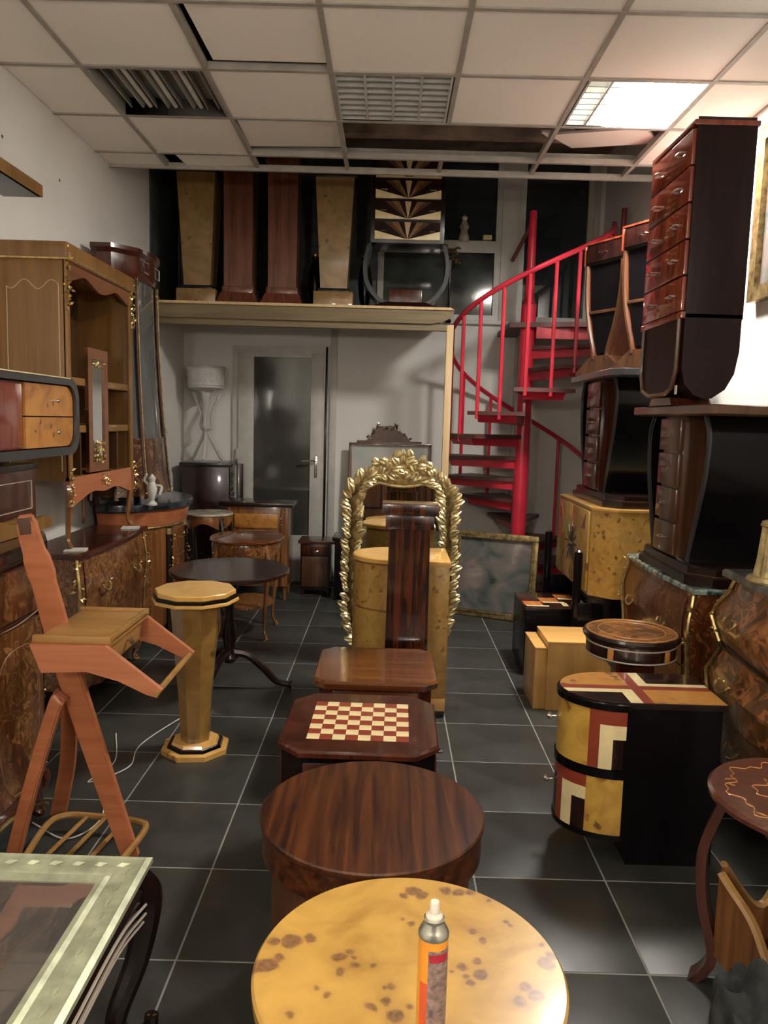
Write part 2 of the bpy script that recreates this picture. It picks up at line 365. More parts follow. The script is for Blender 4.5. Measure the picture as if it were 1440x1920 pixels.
def knob_mesh():
    bm = BM(); lathe(bm, [(0.003, 0), (0.003, 0.012), (0.008, 0.014), (0.009, 0.019), (0.006, 0.024), (0.001, 0.025)], 10)
    bm.transform(Matrix.Rotation(PI/2, 4, 'X')); return mesh_from('knob', bm, 'chrome')
KNOB = knob_mesh()
def knob(parent, x, y, z, name='knob', s=1.0, rot=0):
    o = obj(name, KNOB, 'chrome', parent, loc=(x, y, z)); o.scale = (s, s, s); o.rotation_euler.z = rot; return o
def bar_handle_mesh():
    bm = BM(); tube(bm, [(-0.03, 0, 0), (-0.03, -0.014, 0), (-0.02, -0.02, 0), (0.02, -0.02, 0), (0.03, -0.014, 0), (0.03, 0, 0)], 0.0045, 6)
    return mesh_from('handle', bm, 'chrome')
BARH = bar_handle_mesh()
def handle(parent, x, y, z, s=1.0, rot=0):
    o = obj('handle', BARH, 'chrome', parent, loc=(x, y, z)); o.scale = (s, s, s); o.rotation_euler.z = rot; return o
def frame_bm(x0, x1, z0, z1, t, y0, y1, arch=None):
    bm = BM()
    box(bm, x0, x1, y0, y1, z1-t, z1); box(bm, x0, x1, y0, y1, z0, z0+t)
    box(bm, x0, x0+t, y0, y1, z0+t, z1-t); box(bm, x1-t, x1, y0, y1, z0+t, z1-t); return bm
def line_rect(bm, x0, x1, z0, z1, y, t=0.003, d=0.002):
    for a in ((x0, x1, z0, z0+t), (x0, x1, z1-t, z1), (x0, x0+t, z0, z1), (x1-t, x1, z0, z1)):
        box(bm, a[0], a[1], y-d, y+d, a[2], a[3])
# ================================================================== THE ROOM
XL, XR, YB, YF, ZC = -1.92, 1.88, 7.2, -1.9, 3.19
floor = struct('floor', box(BM(), XL-0.1, XR+0.1, YF-0.1, YB+0.1, -0.06, -0.0012), 'grout')
gx = [-1.015+0.449*k for k in range(-1, 7)]
gx = sorted(set([XL] + [g for g in gx if XL < g < XR] + [XR]))
gy = [2.018+0.45*k for k in range(-9, 13)]; gy = [YF] + [g for g in gy if YF < g < YB] + [YB]
full = mesh_from('floor_tile', box(BM(), -0.222, 0.222, -0.2225, 0.2225, -0.006, 0.0, 0.0012), 'slate_floor_tile')
for i in range(len(gx)-1):
    for j in range(len(gy)-1):
        wx, wy = gx[i+1]-gx[i], gy[j+1]-gy[j]
        o = obj('floor_tile', full, 'slate_floor_tile', floor, loc=((gx[i]+gx[i+1])/2, (gy[j]+gy[j+1])/2, 0))
        o.scale = ((wx-0.006)/0.444, (wy-0.007)/0.445, 1)

wl = struct('wall_left', box(BM(), XL-0.15, XL, YF-0.1, YB+0.15, 0, 4.0), 'wall_paint')
struct('wall_right', box(BM(), XR, XR+0.15, YF-0.1, YB+0.15, 0, 4.0), 'wall_paint')
struct('wall_front', box(BM(), XL, XR, YF-0.15, YF, 0, 4.0), 'wall_paint')
for (y, z) in ((2.2, 2.55), (3.05, 2.78), (3.9, 2.86), (4.55, 2.85)):
    obj('screw_hole', lathe(BM(), [(0.009, 0), (0.008, 0.002)], 8), 'hole', wl, loc=(XL, y, z)).rotation_euler = (0, PI/2, 0)
# back wall with door opening (X -1.46..-.60, z 0..2.19) and the glazing above z 2.47
bw = BM()
box(bw, XL, -1.46, YB, YB+0.15, 0, 2.47); box(bw, -0.605, XR, YB, YB+0.15, 0, 2.47); box(bw, -1.46, -0.605, YB, YB+0.15, 2.19, 2.47)
box(bw, 1.83, XR, YB, YB+0.15, 2.47, 4.0)
wb = struct('wall_back', bw, 'wall_paint')
bx('dark_panel', 'dark_panel', wb, XL, -0.15, YB, YB+0.10, 2.47, 4.0, label='dark boarded upper part of the wall behind the mezzanine')
bx('return_panel', 'dark_panel', wl, XL, XL+0.012, 6.2, YB, 2.47, 3.9, label='dark board at the end of the wall')
# upper windows
def window(nm, x0, x1, z0, z1, t=0.05, mat='window_glass'):
    f = struct(nm, frame_bm(x0, x1, z0, z1, t, YB-0.02, YB+0.07), 'pvc_white')
    bx('pane', mat, f, x0+t, x1-t, YB+0.02, YB+0.035, z0+t, z1-t, 0)
    return f
window('window_1', -0.15, 0.96, 3.13, 4.0)
window('window_2', -0.15, 0.96, 2.47, 3.13, 0.055, 'wall_reflection_glass')
window('window_3', 1.12, 1.78, 2.47, 4.0, 0.05)
struct('trim_1', box(BM(), 0.96, 1.12, YB-0.035, YB+0.08, 2.47, 4.0, 0.004), 'pvc_white')
struct('trim_2', box(BM(), 1.78, 1.83, YB-0.03, YB+0.08, 2.47, 4.0, 0.004), 'pvc_white')
struct('trim_3', box(BM(), -0.15, 1.83, YB-0.05, YB+0.02, 2.44, 2.475, 0.004), 'pvc_white')
struct('trim_4', box(BM(), 1.13, 1.29, YB-0.16, YB, 0, 2.44, 0.004), 'pvc_white')
# the dark outside the glass: a yard wall
struct('wall_yard', box(BM(), -3, 3.2, 9.0, 9.1, 0, 4.5), 'night_dark')
# door
dr = struct('door_1', frame_bm(-1.46, -0.605, 0, 2.19, 0.055, YB-0.03, YB+0.06), 'pvc_white')
lf = BM(); box(lf, -1.405, -1.262, YB-0.05, YB+0.01, 0.02, 2.135, 0.004); box(lf, -0.735, -0.625, YB-0.05, YB+0.01, 0.02, 2.135, 0.004)
box(lf, -1.262, -0.735, YB-0.05, YB+0.01, 2.095, 2.135); box(lf, -1.262, -0.735, YB-0.05, YB+0.01, 0.02, 0.45)
le = obj('door_leaf', lf, 'pvc_white', dr)
bx('pane', 'frosted_dark', le, -1.262, -0.735, YB-0.03, YB-0.012, 0.45, 2.095, 0, label='smoky glass pane')
hb = BM(); box(hb, -0.69, -0.665, YB-0.058, YB-0.05, 1.0, 1.2, 0.003); tube(hb, [(-0.678, YB-0.05, 1.16), (-0.678, YB-0.10, 1.16), (-0.70, YB-0.105, 1.16), (-0.80, YB-0.105, 1.15)], 0.011, 8)
obj('door_handle', hb, 'chrome', le)
bx('hinge', 'pvc_white', dr, -1.425, -1.40, YB-0.06, YB-0.04, 1.15, 1.25)
bx('hinge', 'pvc_white', dr, -1.425, -1.40, YB-0.06, YB-0.04, 0.3, 0.4)
struct('trim_5', box(BM(), -0.60, -0.585, YB-0.05, YB, 0, 2.2, 0.002), 'black_lacquer')
struct('trim_6', box(BM(), -0.56, -0.50, YB-0.03, YB, 0, 2.47, 0.002), 'pvc_white')

# ------------------------------------------------------------------ ceiling
ceil = struct('ceiling', box(BM(), XL-0.1, XR+0.1, YF-0.1, YB+1.9, 3.95, 4.05), 'void_brown')
cx = [XL, -1.53, -0.93, -0.33, 0.28, 0.89, 1.50, 1.88]
cy = [5.34, 5.09, 4.49, 3.89, 3.29, 2.69, 2.09, 1.49, 0.89, 0.29, -0.31, -0.91, -1.51, -1.9]
ct = mesh_from('ceiling_tile', box(BM(), -0.5, 0.5, -0.5, 0.5, 0, 0.014), 'ceiling_tile_white')
rail = 'ceiling_rail'
special = {(-0.33, 4.49), (0.28, 4.49), (0.89, 4.49), (-0.93, 4.49), (-1.53, 5.09), (-0.93, 5.09), (-0.33, 5.09), (0.28, 5.09), (0.89, 5.09), (1.50, 5.09),
           (-1.53, 3.89), (-0.33, 3.89), (0.89, 3.89), (-0.93, 3.29), (-0.93, 0.89), (0.28, -0.91)}
for i in range(len(cx)-1):
    for j in range(len(cy)-1):
        x0, x1, y1, y0 = cx[i], cx[i+1], cy[j], cy[j+1]
        if (cx[i], y0) in special: continue
        o = obj('ceiling_tile', ct, 'ceiling_tile_white', ceil, loc=((x0+x1)/2, (y0+y1)/2, ZC+0.003)); o.scale = (x1-x0-0.01, y1-y0-0.01, 1)
def loose(x, y, z, sx, sy, rx, ry, rz, lab):
    o = obj('ceiling_tile', ct, 'ceiling_tile_white', ceil, label=lab, loc=(x, y, z)); o.scale = (sx, sy, 1); o.rotation_euler = (rx, ry, rz)
loose(-0.605, 3.55, ZC+0.012, 0.56, 0.55, 0, 0.01, -0.02, 'ceiling tile slipped aside leaving a dark gap')
loose(-0.63, 4.80, ZC+0.03, 0.57, 0.50, 0.06, -0.03, 0.03, 'ceiling tile sagging in its frame')
loose(-1.17, 5.215, ZC+0.004, 0.48, 0.23, 0, 0, -0.10, 'short ceiling tile lying askew')
loose(1.24, 4.83, ZC+0.06, 0.56, 0.42, 0.12, 0.10, -0.55, 'ceiling tile lying askew over the grid')
loose(0.98, 4.86, ZC+0.09, 0.20, 0.14, 0.1, 0.1, -0.5, 'broken piece of ceiling tile')
for x in cx[1:-1]:
    for j in range(len(cy)-1):
        if x == 0.28 and cy[j+1] == 4.49: continue
        bx('ceiling_rail', rail, ceil, x-0.012, x+0.012, cy[j+1], cy[j], ZC-0.004, ZC+0.03, 0)
for y in cy[1:-1]:
    bx('ceiling_rail', rail, ceil, XL, XR, y-0.012, y+0.012, ZC-0.005, ZC+0.03, 0)
bx('edge_rail', rail, ceil, XL, XR, 5.33, 5.355, ZC-0.02, ZC+0.02, 0.002, label='pale edge trim where the hung ceiling stops')
# joists in the void seen through the missing tiles
for y in (4.62, 5.02, 5.32):
    bx('joist', 'void_brown', ceil, XL, XR, y, y+0.09, 3.42, 3.60, 0.004)
bx('joist', 'void_brown', ceil, XL, XR, 4.40, 5.45, 3.62, 3.66, 0)
bx('cross_channel', 'fixture_grey', ceil, XL, XR, 5.12, 5.15, ZC+0.03, ZC+0.07, 0)

# ceiling lights
def lightbox(label, x0, y0, kind):
    t = thing('ceiling_light', label, 'ceiling light', (x0+0.30, y0+0.30, ZC), group=None)
    h = BM(); box(h, -0.29, 0.29, -0.29, -0.28, -0.004, 0.09); box(h, -0.29, 0.29, 0.28, 0.29, -0.004, 0.09); box(h, -0.29, -0.28, -0.28, 0.28, -0.004, 0.09); box(h, 0.28, 0.29, -0.28, 0.28, -0.004, 0.09); box(h, -0.29, 0.29, -0.29, 0.29, 0.088, 0.095)
    obj('housing', h, 'fixture_white' if kind != 'open' else 'fixture_grey', t)
    def louvre(xa, xb, n):
        b = BM()
        for k in range(9): box(b, xa, xb, -0.28+0.07*k-0.004, -0.28+0.07*k+0.006, 0.002, 0.035)
        for k in range(1, n): x = xa+(xb-xa)*k/n; box(b, x-0.006, x+0.006, -0.28, 0.28, 0.0, 0.036)
        obj('louvre', b, 'fixture_white', t)
    if kind == 'open':
        for k in range(4):
            x = -0.21+0.14*k
            b = BM(); prism(b, [(x-0.055, 0.085), (x-0.035, 0.03), (x-0.028, 0.03), (x-0.045, 0.085)], -0.27, 0.27, 'y'); b2 = b
            prism(b2, [(x+0.055, 0.085), (x+0.035, 0.03), (x+0.028, 0.03), (x+0.045, 0.085)], -0.27, 0.27, 'y')
            obj('reflector', b2, 'fixture_grey', t)
        for x in (-0.14, 0.0, 0.14):
            b = BM(); tube(b, [(x, -0.27, 0.045), (x, 0.27, 0.045)], 0.013, 10); obj('fluorescent_tube', b, 'tube_glass', t)
    elif kind == 'louvre': louvre(-0.28, 0.28, 4)
    elif kind == 'lit':
        louvre(-0.28, -0.065, 2)
        bx('lit_panel', 'lamp_lit', t, -0.06, 0.28, -0.28, 0.28, 0.0, 0.02, 0)
    elif kind == 'near': bx('lit_panel', 'fill_near_glow', t, -0.28, 0.28, -0.28, 0.28, 0.0, 0.02, 0)  # out-of-view panel, added only as fill light
    return t
lightbox('open ceiling light with bare unlit tubes above the left wall', -1.53, 3.89, 'open')
lightbox('unlit louvred ceiling light in the middle of the ceiling', -0.33, 3.89, 'louvre')
lightbox('lit square ceiling light near the right wall, half louvred', 0.90, 3.89, 'lit')
lightbox('added unseen fill panel in the ceiling over the near left side of the room', -0.93, 0.89, 'near')
lightbox('added unseen fill panel in the ceiling over the entrance side of the room', 0.28, -0.91, 'near')

for x, y, lab in ((-0.9, -0.7, 'added unseen fill light, a lit globe on a pole behind the viewer, on the left'), (1.0, -1.1, 'added unseen fill light, a lit globe on a pole behind the viewer, near the right wall')):
    t = thing('fill_globe_stand', lab, 'lamp', (x, y, 0))  # invented light stand out of view, added to brighten the ceiling
    obj('base', lathe(BM(), [(0.15, 0), (0.15, 0.02), (0.03, 0.04)], 24), 'gilt_dull', t)
    b = BM(); tube(b, [(0, 0, 0.03), (0, 0, 1.86)], 0.013, 8); obj('pole', b, 'gilt_dull', t)
    obj('globe', lathe(BM(), [(0.11*math.sin(PI*k/12)+0.001, 1.96-0.11*math.cos(PI*k/12)) for k in range(13)], 24), 'fill_globe_glow', t)

t = thing('wardrobe', 'large dark wardrobe standing against the entrance wall behind the viewer', 'wardrobe', (0.0, -1.62, 0), PI)
bx('carcass', 'mahogany', t, -1.1, 1.1, -0.24, 0.26, 0.1, 2.2); bx('plinth', 'mahogany_dark', t, -1.12, 1.12, -0.26, 0.26, 0, 0.1); bx('cornice', 'mahogany_dark', t, -1.16, 1.16, -0.30, 0.27, 2.2, 2.3, 0.01)
for k in range(4):
    x = -1.08+0.54*k; d = bx('door', 'brown_wood', t, x+0.01, x+0.53, -0.262, -0.24, 0.14, 2.16, 0.004)
    b = BM(); line_rect(b, x+0.08, x+0.46, 0.3, 2.0, -0.265, 0.02, 0.008); obj('moulding', b, 'mahogany_dark', d); knob(d, x+(0.48 if k % 2 == 0 else 0.06), -0.262, 1.1, s=1.4)

# ------------------------------------------------------------------ mezzanine shelf
t = thing('mezzanine', 'raw pine mezzanine shelf under the upper windows', 'mezzanine', (0, 6.15, 2.43))
bx('deck', 'pine', t, XL+0.001, 0.42, 0, 1.03, -0.02, 0.0, 0.003)
fa = BM(); prism(fa, [(XL+0.001, -0.02), (0.48, -0.02), (0.47, -0.05), (0.44, -0.085), (0.38, -0.11), (0.30, -0.125), (XL+0.001, -0.125)], -0.02, 0.0, 'y')
obj('fascia', fa, 'pine', t)
fe = BM(); prism(fe, [(XL+0.001, -0.02), (XL+0.001, 0.0), (0.45, 0.0), (0.48, -0.02)], -0.035, 0.02, 'y'); obj('edge_strip', fe, 'pine_post', t)
bx('beam', 'pine', t, XL+0.001, 0.43, 0.005, 0.05, -0.175, -0.125, 0.002)
bx('post', 'pine_post', t, 0.425, 0.48, 0.0, 0.05, -2.43, -0.127, 0.003)

# pedestals on the mezzanine
def square_pedestal(label, x, y, z, h, wt, wb, wbase, mat, basemat, group, hb=0.12, top=True, band='black_lacquer'):
    t = thing('pedestal', label, 'pedestal', (x, y, z), 0, group)
    b = BM(); loft(b, [[(s*wb/2, q*wb/2, hb+0.02) for s, q in ((-1,-1),(1,-1),(1,1),(-1,1))], [(s*wt/2, q*wt/2, h-0.05) for s, q in ((-1,-1),(1,-1),(1,1),(-1,1))]])
    obj('shaft', b, mat, t)
    if basemat == 'stepped':
        b = BM(); box(b, -wb/2-0.012, wb/2+0.012, -wb/2-0.012, wb/2+0.012, 0.09, hb+0.02, 0.003)
        loft(b, [[(s*(wbase/2), q*wbase/2, 0.0) for s, q in ((-1,-1),(1,-1),(1,1),(-1,1))], [(s*(wb/2+0.02), q*(wb/2+0.02), 0.09) for s, q in ((-1,-1),(1,-1),(1,1),(-1,1))]])
        obj('plinth', b, mat, t)
    else:
        bx('plinth', basemat, t, -wbase/2, wbase/2, -wbase/2, wbase/2, 0, hb-0.01, 0.004)
        bx('band', band, t, -wb/2-0.02, wb/2+0.02, -wb/2-0.02, wb/2+0.02, hb-0.01, hb+0.02, 0.002, label='black band')
    if top: bx('cap', 'dark_lacquer' if basemat != 'stepped' else mat, t, -wt/2-0.02, wt/2+0.02, -wt/2-0.02, wt/2+0.02, h-0.05, h, 0.003)
    return t
MZ = 2.43
gp = 'pedestals on the mezzanine'
square_pedestal('dim burl tapered pedestal at the left end of the mezzanine', -1.56, 6.36, MZ, 1.04, 0.30, 0.21, 0.31, 'burl_dim', 'burl_dim', gp)
square_pedestal('straight reddish pedestal on the mezzanine, left one of the pair', -1.235, 6.36, MZ, 1.12, 0.23, 0.225, 0.33, 'reddish_pedestal', 'stepped', gp)
square_pedestal('straight reddish pedestal on the mezzanine, right one of the pair', -0.885, 6.36, MZ, 1.12, 0.235, 0.225, 0.34, 'reddish_pedestal', 'stepped', gp)
square_pedestal('burl tapered pedestal with dark eyes beside the sunburst chest', -0.475, 6.34, MZ, 1.02, 0.30, 0.21, 0.31, 'burl_dim', 'burl_dim', gp)
# narrow dark vases with gilt between them
for i, (x, lab) in enumerate(((-0.66, 'slim dark vase left of the burl pedestal on the mezzanine'), (-0.24, 'slim dark vase with gilt bands beside the sunburst chest'))):
    t = thing('vase', lab, 'vase', (x, 6.64, MZ), 0, 'slim vases on the mezzanine')
    obj('body', lathe(BM(), [(0.05, 0), (0.055, 0.02), (0.03, 0.05), (0.05, 0.14), (0.062, 0.26), (0.045, 0.38), (0.025, 0.43), (0.035, 0.47), (0.03, 0.47)], 20), 'black_lacquer', t)
    b = BM(); lathe(b, [(0.034, 0.46), (0.038, 0.475), (0.034, 0.485)], 16); lathe(b, [(0.032, 0.05), (0.036, 0.058), (0.032, 0.066)], 16); obj('gilt_band', b, 'gilt', t)
# sunburst chest on lyre stand
t = thing('sunburst_chest', 'black chest with cream sunburst drawers on a curved stand on the mezzanine', 'chest of drawers', (0.095, 6.40, MZ))
bx('case', 'dark_lacquer', t, -0.29, 0.29, -0.17, 0.17, 0.50, 1.12, 0.004)
for k in range(4):
    z0 = 0.525+0.155*k; z1 = z0+0.13
    d = bx('drawer', 'cream_inlay', t, -0.255, 0.255, -0.186, -0.165, z0, z1, 0.002)
    rays = [(-1.0, -0.72, 'mahogany_dark'), (-0.72, -0.50, 'brown_wood'), (-0.50, -0.28, 'honey'), (-0.28, -0.10, 'mahogany_dark'), (-0.10, 0.10, 'beige_edge'), (0.10, 0.28, 'mahogany_dark'), (0.28, 0.50, 'honey'), (0.50, 0.72, 'brown_wood'), (0.72, 1.0, 'mahogany_dark')]
    for (u0, u1, mt) in rays:
        b = BM(); pts = [(0.0+u0*0.02, z0+0.004), (0.0+u1*0.02, z0+0.004), (u1*0.255, z1), (u0*0.255, z1)]
        if abs(u0) == 1.0: pts = [(u1*0.02, z0+0.004), (u1*0.255, z1), (-0.255, z1), (-0.255, z0+0.065)]
        if abs(u1) == 1.0: pts = [(u0*0.02, z0+0.004), (0.255, z0+0.065), (0.255, z1), (u0*0.255, z1)]
        prism(b, pts, -0.189, -0.1855, 'y'); obj('sunburst_ray', b, mt, d)
    for s in (-1, 1): handle(d, s*0.19, -0.188, z0+0.06, 0.75)
for s in (-1, 1):
    b = BM(); c = bez([(s*0.30, 0, 0.5), (s*0.33, 0, 0.35), (s*0.31, 0, 0.2), (s*0.22, 0, 0.08), (s*0.10, 0, 0.03)], 6)
    rings = [[(p.x-s*0.02, y, p.z) for y in (-0.16, 0.16)] + [(p.x+s*0.012, y, p.z-0.012) for y in (0.16, -0.16)] for p in c]
    loft(b, rings); obj('curved_leg', b, 'charcoal_edge', t)
bx('foot_block', 'mahogany', t, -0.13, 0.13, -0.15, 0.12, 0.03, 0.15, 0.004)
b = BM(); loft(b, [[(x, y, 0) for x, y in ((-0.30,-0.2),(0.30,-0.2),(0.30,0.2),(-0.30,0.2))], [(x, y, 0.05) for x, y in ((-0.16,-0.17),(0.16,-0.17),(0.16,0.15),(-0.16,0.15))]]); obj('base', b, 'mahogany_dark', t)
# ornament and a small box standing by the upper window
t = thing('figurine', 'small pale figurine on the ledge of the upper window', 'figurine', (0.62, YB-0.04, 3.165))
obj('body', lathe(BM(), [(0.045, 0), (0.05, 0.03), (0.03, 0.09), (0.045, 0.13), (0.02, 0.18), (0.03, 0.21), (0.005, 0.235)], 14), 'cream_top', t)
t = bx('small_box', 'cream_inlay', None, 0.79, 0.87, YB-0.06, YB+0.0, 3.185, 3.225, 0.006); tag(t, 'small cream box on the ledge of the upper window', 'box')
b = BM()
for k in range(60):
    r = random.Random(k); a = r.uniform(0, 2*PI); rr = r.uniform(0, 0.06)
    leaf(b, (rr*math.cos(a), rr*math.sin(a)*0.6, r.uniform(-0.02, 0.13)), (math.cos(a), math.sin(a), r.uniform(-0.5, 1)), r.uniform(0.03, 0.06))
t = thing('dried_bouquet', 'dark dried bouquet beside the pale figurine on the window ledge', 'bouquet', (0.50, YB-0.12, 2.98))
obj('foliage', b, 'gilt_dull', t)['kind'] = 'stuff'
obj('holder', lathe(BM(), [(0.02, -0.55), (0.03, -0.53), (0.01, -0.5), (0.012, -0.1), (0.03, 0.0)], 12), 'dark_lacquer', t)
# dark rounded object at the left end
t = thing('dark_arch_board', 'dark round topped board leaning by the left end of the mezzanine', 'board', (-1.70, 6.58, MZ+0.0))
b = BM(); prism(b, [(-0.09, 0)] + [(0.09*math.cos(PI-PI*i/10)*1.0, 0.62+0.10*math.sin(PI*i/10)) for i in range(11)] + [(0.09, 0)], 0, 0.04, 'y'); obj('panel', b, 'dark_panel', t)
b = BM(); tube(b, [(-0.09, 0, 0)] + [(0.09*math.cos(PI-PI*i/10), 0, 0.62+0.10*math.sin(PI*i/10)) for i in range(11)] + [(0.09, 0, 0)], 0.012, 6); obj('rim', b, 'dark_lacquer', t)

# ------------------------------------------------------------------ spiral staircase
SX, SY, SR = 1.115, 6.47, 0.66
t = thing('spiral_staircase', 'bright red spiral staircase with dark treads in the back right corner', 'staircase', (SX, SY, 0))
b = BM(); lathe(b, [(0.15, 0), (0.15, 0.012), (0.062, 0.014), (0.062, 2.52), (0.045, 2.53), (0.038, 2.60), (0.03, 3.26), (0.0, 3.27)], 20); obj('column', b, 'red_paint', t)
def ang(k): return math.radians(172 + 34*(k-7)) if k >= 7 else math.radians(172 + 29*(k-7))
for k in range(1, 13):
    a = ang(k); z = 0.182*k; hw = math.radians(19)
    hw = math.radians(21); tr = BM(); pl = [(0.05*math.cos(a-0.9), 0.05*math.sin(a-0.9)), (SR*math.cos(a-hw), SR*math.sin(a-hw)), (SR*1.0*math.cos(a), SR*math.sin(a)), (SR*math.cos(a+hw), SR*math.sin(a+hw)), (0.05*math.cos(a+0.9), 0.05*math.sin(a+0.9))]
    prism(tr, pl, z-0.03, z, 'z'); td = obj('tread', tr, 'dark_red_tread', t)
    br = BM(); q = [(0.05*math.cos(a-0.5), 0.05*math.sin(a-0.5)), ((SR-0.03)*math.cos(a-hw*0.72), (SR-0.03)*math.sin(a-hw*0.72)), ((SR-0.03)*math.cos(a+hw*0.72), (SR-0.03)*math.sin(a+hw*0.72)), (0.05*math.cos(a+0.5), 0.05*math.sin(a+0.5))]
    loft(br, [[(x*0.95, y*0.95, z-0.10) for x, y in q[:1]]+[(x*0.95, y*0.95, z-0.085) for x, y in q[1:3]]+[(x*0.95, y*0.95, z-0.10) for x, y in q[3:]], [(x, y, z-0.0305) for x, y in q]])
    obj('tread_support', br, 'red_paint', td)
    for da in ((-0.24, 0.06) if k > 6 else (-0.1,)):
        aa = a+da; zz = z + 0.182*(da/math.radians(34))
        bb = BM(); tube(bb, [((SR-0.02)*math.cos(aa), (SR-0.02)*math.sin(aa), z-0.06), ((SR-0.02)*math.cos(aa), (SR-0.02)*math.sin(aa), zz+0.90)], 0.015, 8)
        obj('baluster', bb, 'red_paint', t)
pts = []
for i in range(90):
    k = 1 + (12.3-1)*i/89; k0 = int(k); a = ang(k0)+(ang(k0+1)-ang(k0))*(k-k0)
    pts.append(((SR-0.02)*math.cos(a), (SR-0.02)*math.sin(a), 0.182*k+0.92))
b = BM(); tube(b, pts, 0.02, 8); obj('handrail', b, 'red_paint', t)
b = BM(); tube(b, [(0.70, -0.12, 2.2), (0.70, -0.12, 3.27)], 0.022, 8); obj('newel_post', b, 'red_paint_dark', t)
b = BM(); tube(b, [(0.02, 0.0, 3.22), (-0.06, 0.62, 3.0)], 0.018, 8); obj('top_rail', b, 'red_paint_dark', t)
b = BM(); prism(b, [(-0.16, -0.05), (0.70, -0.30), (0.70, 0.68), (-0.16, 0.68)], 2.33, 2.37, 'z'); obj('landing', b, 'dark_red_tread', t)
b = BM(); box(b, 0.05, 0.70, -0.12, -0.07, 2.24, 2.33); obj('landing_beam', b, 'red_paint', t)

# ------------------------------------------------------------------ back of the room
t = thing('painting', 'landscape painting in an old gilt frame leaning at the foot of the red staircase', 'painting', (0.86, 6.02, 0.0), math.radians(-22))
def picframe(t, w_, h_, fw, mat, cmat, depth=0.03, lean=0.12):
    fr = BM(); box(fr, -w_/2, w_/2, -depth, 0, 0, fw, 0.006); box(fr, -w_/2, w_/2, -depth, 0, h_-fw, h_, 0.006); box(fr, -w_/2, -w_/2+fw, -depth, 0, fw, h_-fw, 0.006); box(fr, w_/2-fw, w_/2, -depth, 0, fw, h_-fw, 0.006)
    line_rect(fr, -w_/2+fw*0.75, w_/2-fw*0.75, fw*0.75, h_-fw*0.75, -depth, 0.008, 0.006)
    fr.transform(Matrix.Rotation(-lean, 4, 'X')); f = obj('frame', fr, mat, t)
    c = BM(); box(c, -w_/2+fw, w_/2-fw, -depth*0.6, -depth*0.4, fw, h_-fw); c.transform(Matrix.Rotation(-lean, 4, 'X')); obj('canvas', c, cmat, t)
    return f
picframe(t, 0.68, 0.68, 0.05, 'gilt_dull', 'oil_painting', 0.04, 0.10)
t = thing('framed_print', 'pale print in a thin brown frame leaning on the back wall behind the gilt mirror', 'picture', (0.01, 7.02, 0.02))
picframe(t, 0.76, 1.32, 0.03, 'brown_wood', 'pale_print', 0.02, 0.05)
t = thing('carved_mirror', 'dark mirror with a carved shell crest behind the thin framed print', 'mirror', (0.0, 7.12, 0.02))
b = BM(); box(b, -0.30, 0.30, 0, 0.03, 0, 1.34, 0.004); obj('frame', b, 'brown_wood', t)
b = BM(); prism(b, [(-0.22, 1.33), (-0.15, 1.40), (-0.12, 1.47), (0.02, 1.48), (0.08, 1.43), (0.15, 1.40), (0.20, 1.33)], -0.01, 0.03, 'y'); mounts(b, line((-0.18, -0.01, 1.38), (-0.10, -0.01, 1.47), 5)+line((-0.10, -0.01, 1.47), (0.05, -0.01, 1.46), 6)+line((0.05, -0.01, 1.45), (0.18, -0.01, 1.36), 6), 0.05, 4)
obj('crest', b, 'brown_wood', t)

# gilt mirror
t = thing('gilt_mirror', 'large mirror in a carved gold leaf frame behind the burl cabinet', 'mirror', (0.085, 4.78, 0.0))
def mirror_out(sx=1.0, n=22):
    R_ = [(0.10, 0.02), (0.22, 0.06), (0.29, 0.20), (0.325, 0.38), (0.335, 0.56), (0.325, 0.75), (0.32, 0.92), (0.335, 1.05), (0.30, 1.17), (0.22, 1.255), (0.11, 1.29), (0.0, 1.36)]
    return R_
O_ = mirror_out(); inn = [(0.06, 0.12), (0.17, 0.15), (0.22, 0.26), (0.25, 0.40), (0.26, 0.56), (0.255, 0.75), (0.25, 0.92), (0.245, 1.05), (0.215, 1.13), (0.14, 1.16), (0.07, 1.145), (0.0, 1.14)]
def ring2(lst): return [(x, z) for x, z in lst] + [(-x, z) for x, z in reversed(lst[:-1])]
oo, ii = ring2(O_), ring2(inn)
b = BM(); m_ = len(oo)
va = [[b.verts.new((x, y, z)) for x, z in src] for src, y in ((oo, 0.0), (oo, -0.025), ([((a[0]+c[0])/2, (a[1]+c[1])/2) for a, c in zip(oo, ii)], -0.045), (ii, -0.03), (ii, 0.0))]
for r0, r1 in zip(va, va[1:]+va[:1]):
    for i in range(m_):
        j = (i+1) % m_; b.faces.new((r0[i], r0[j], r1[j], r1[i]))
fr = obj('frame', b, 'gilt_dull', t)
b = BM(); prism(b, [(x*1.04, z) for x, z in ii], -0.014, -0.008, 'y'); obj('mirror_plate', b, 'mirror_glass', t)
b = BM(); tube(b, [(x, -0.034, z) for x, z in ii]+[(ii[0][0], -0.034, ii[0][1])], 0.009, 8); obj('inner_bead', b, 'gilt_pale', t)
lm = BM(); rings = []
for i in range(6):
    u = i/5; w_ = 0.30*math.sin(PI*(0.12+0.80*u))**0.8*(1+0.12*(i % 2)); yb = -0.22*math.sin(PI*u*0.9)
    rings.append([(-w_, yb+0.06, u), (-w_*0.5, yb-0.10, u), (0, yb-0.03, u), (w_*0.5, yb-0.10, u), (w_, yb+0.06, u), (0, yb+0.12, u)])
loft(lm, rings); LEAF = mesh_from('leaf', lm, 'gilt_pale')
rr = random.Random(5)
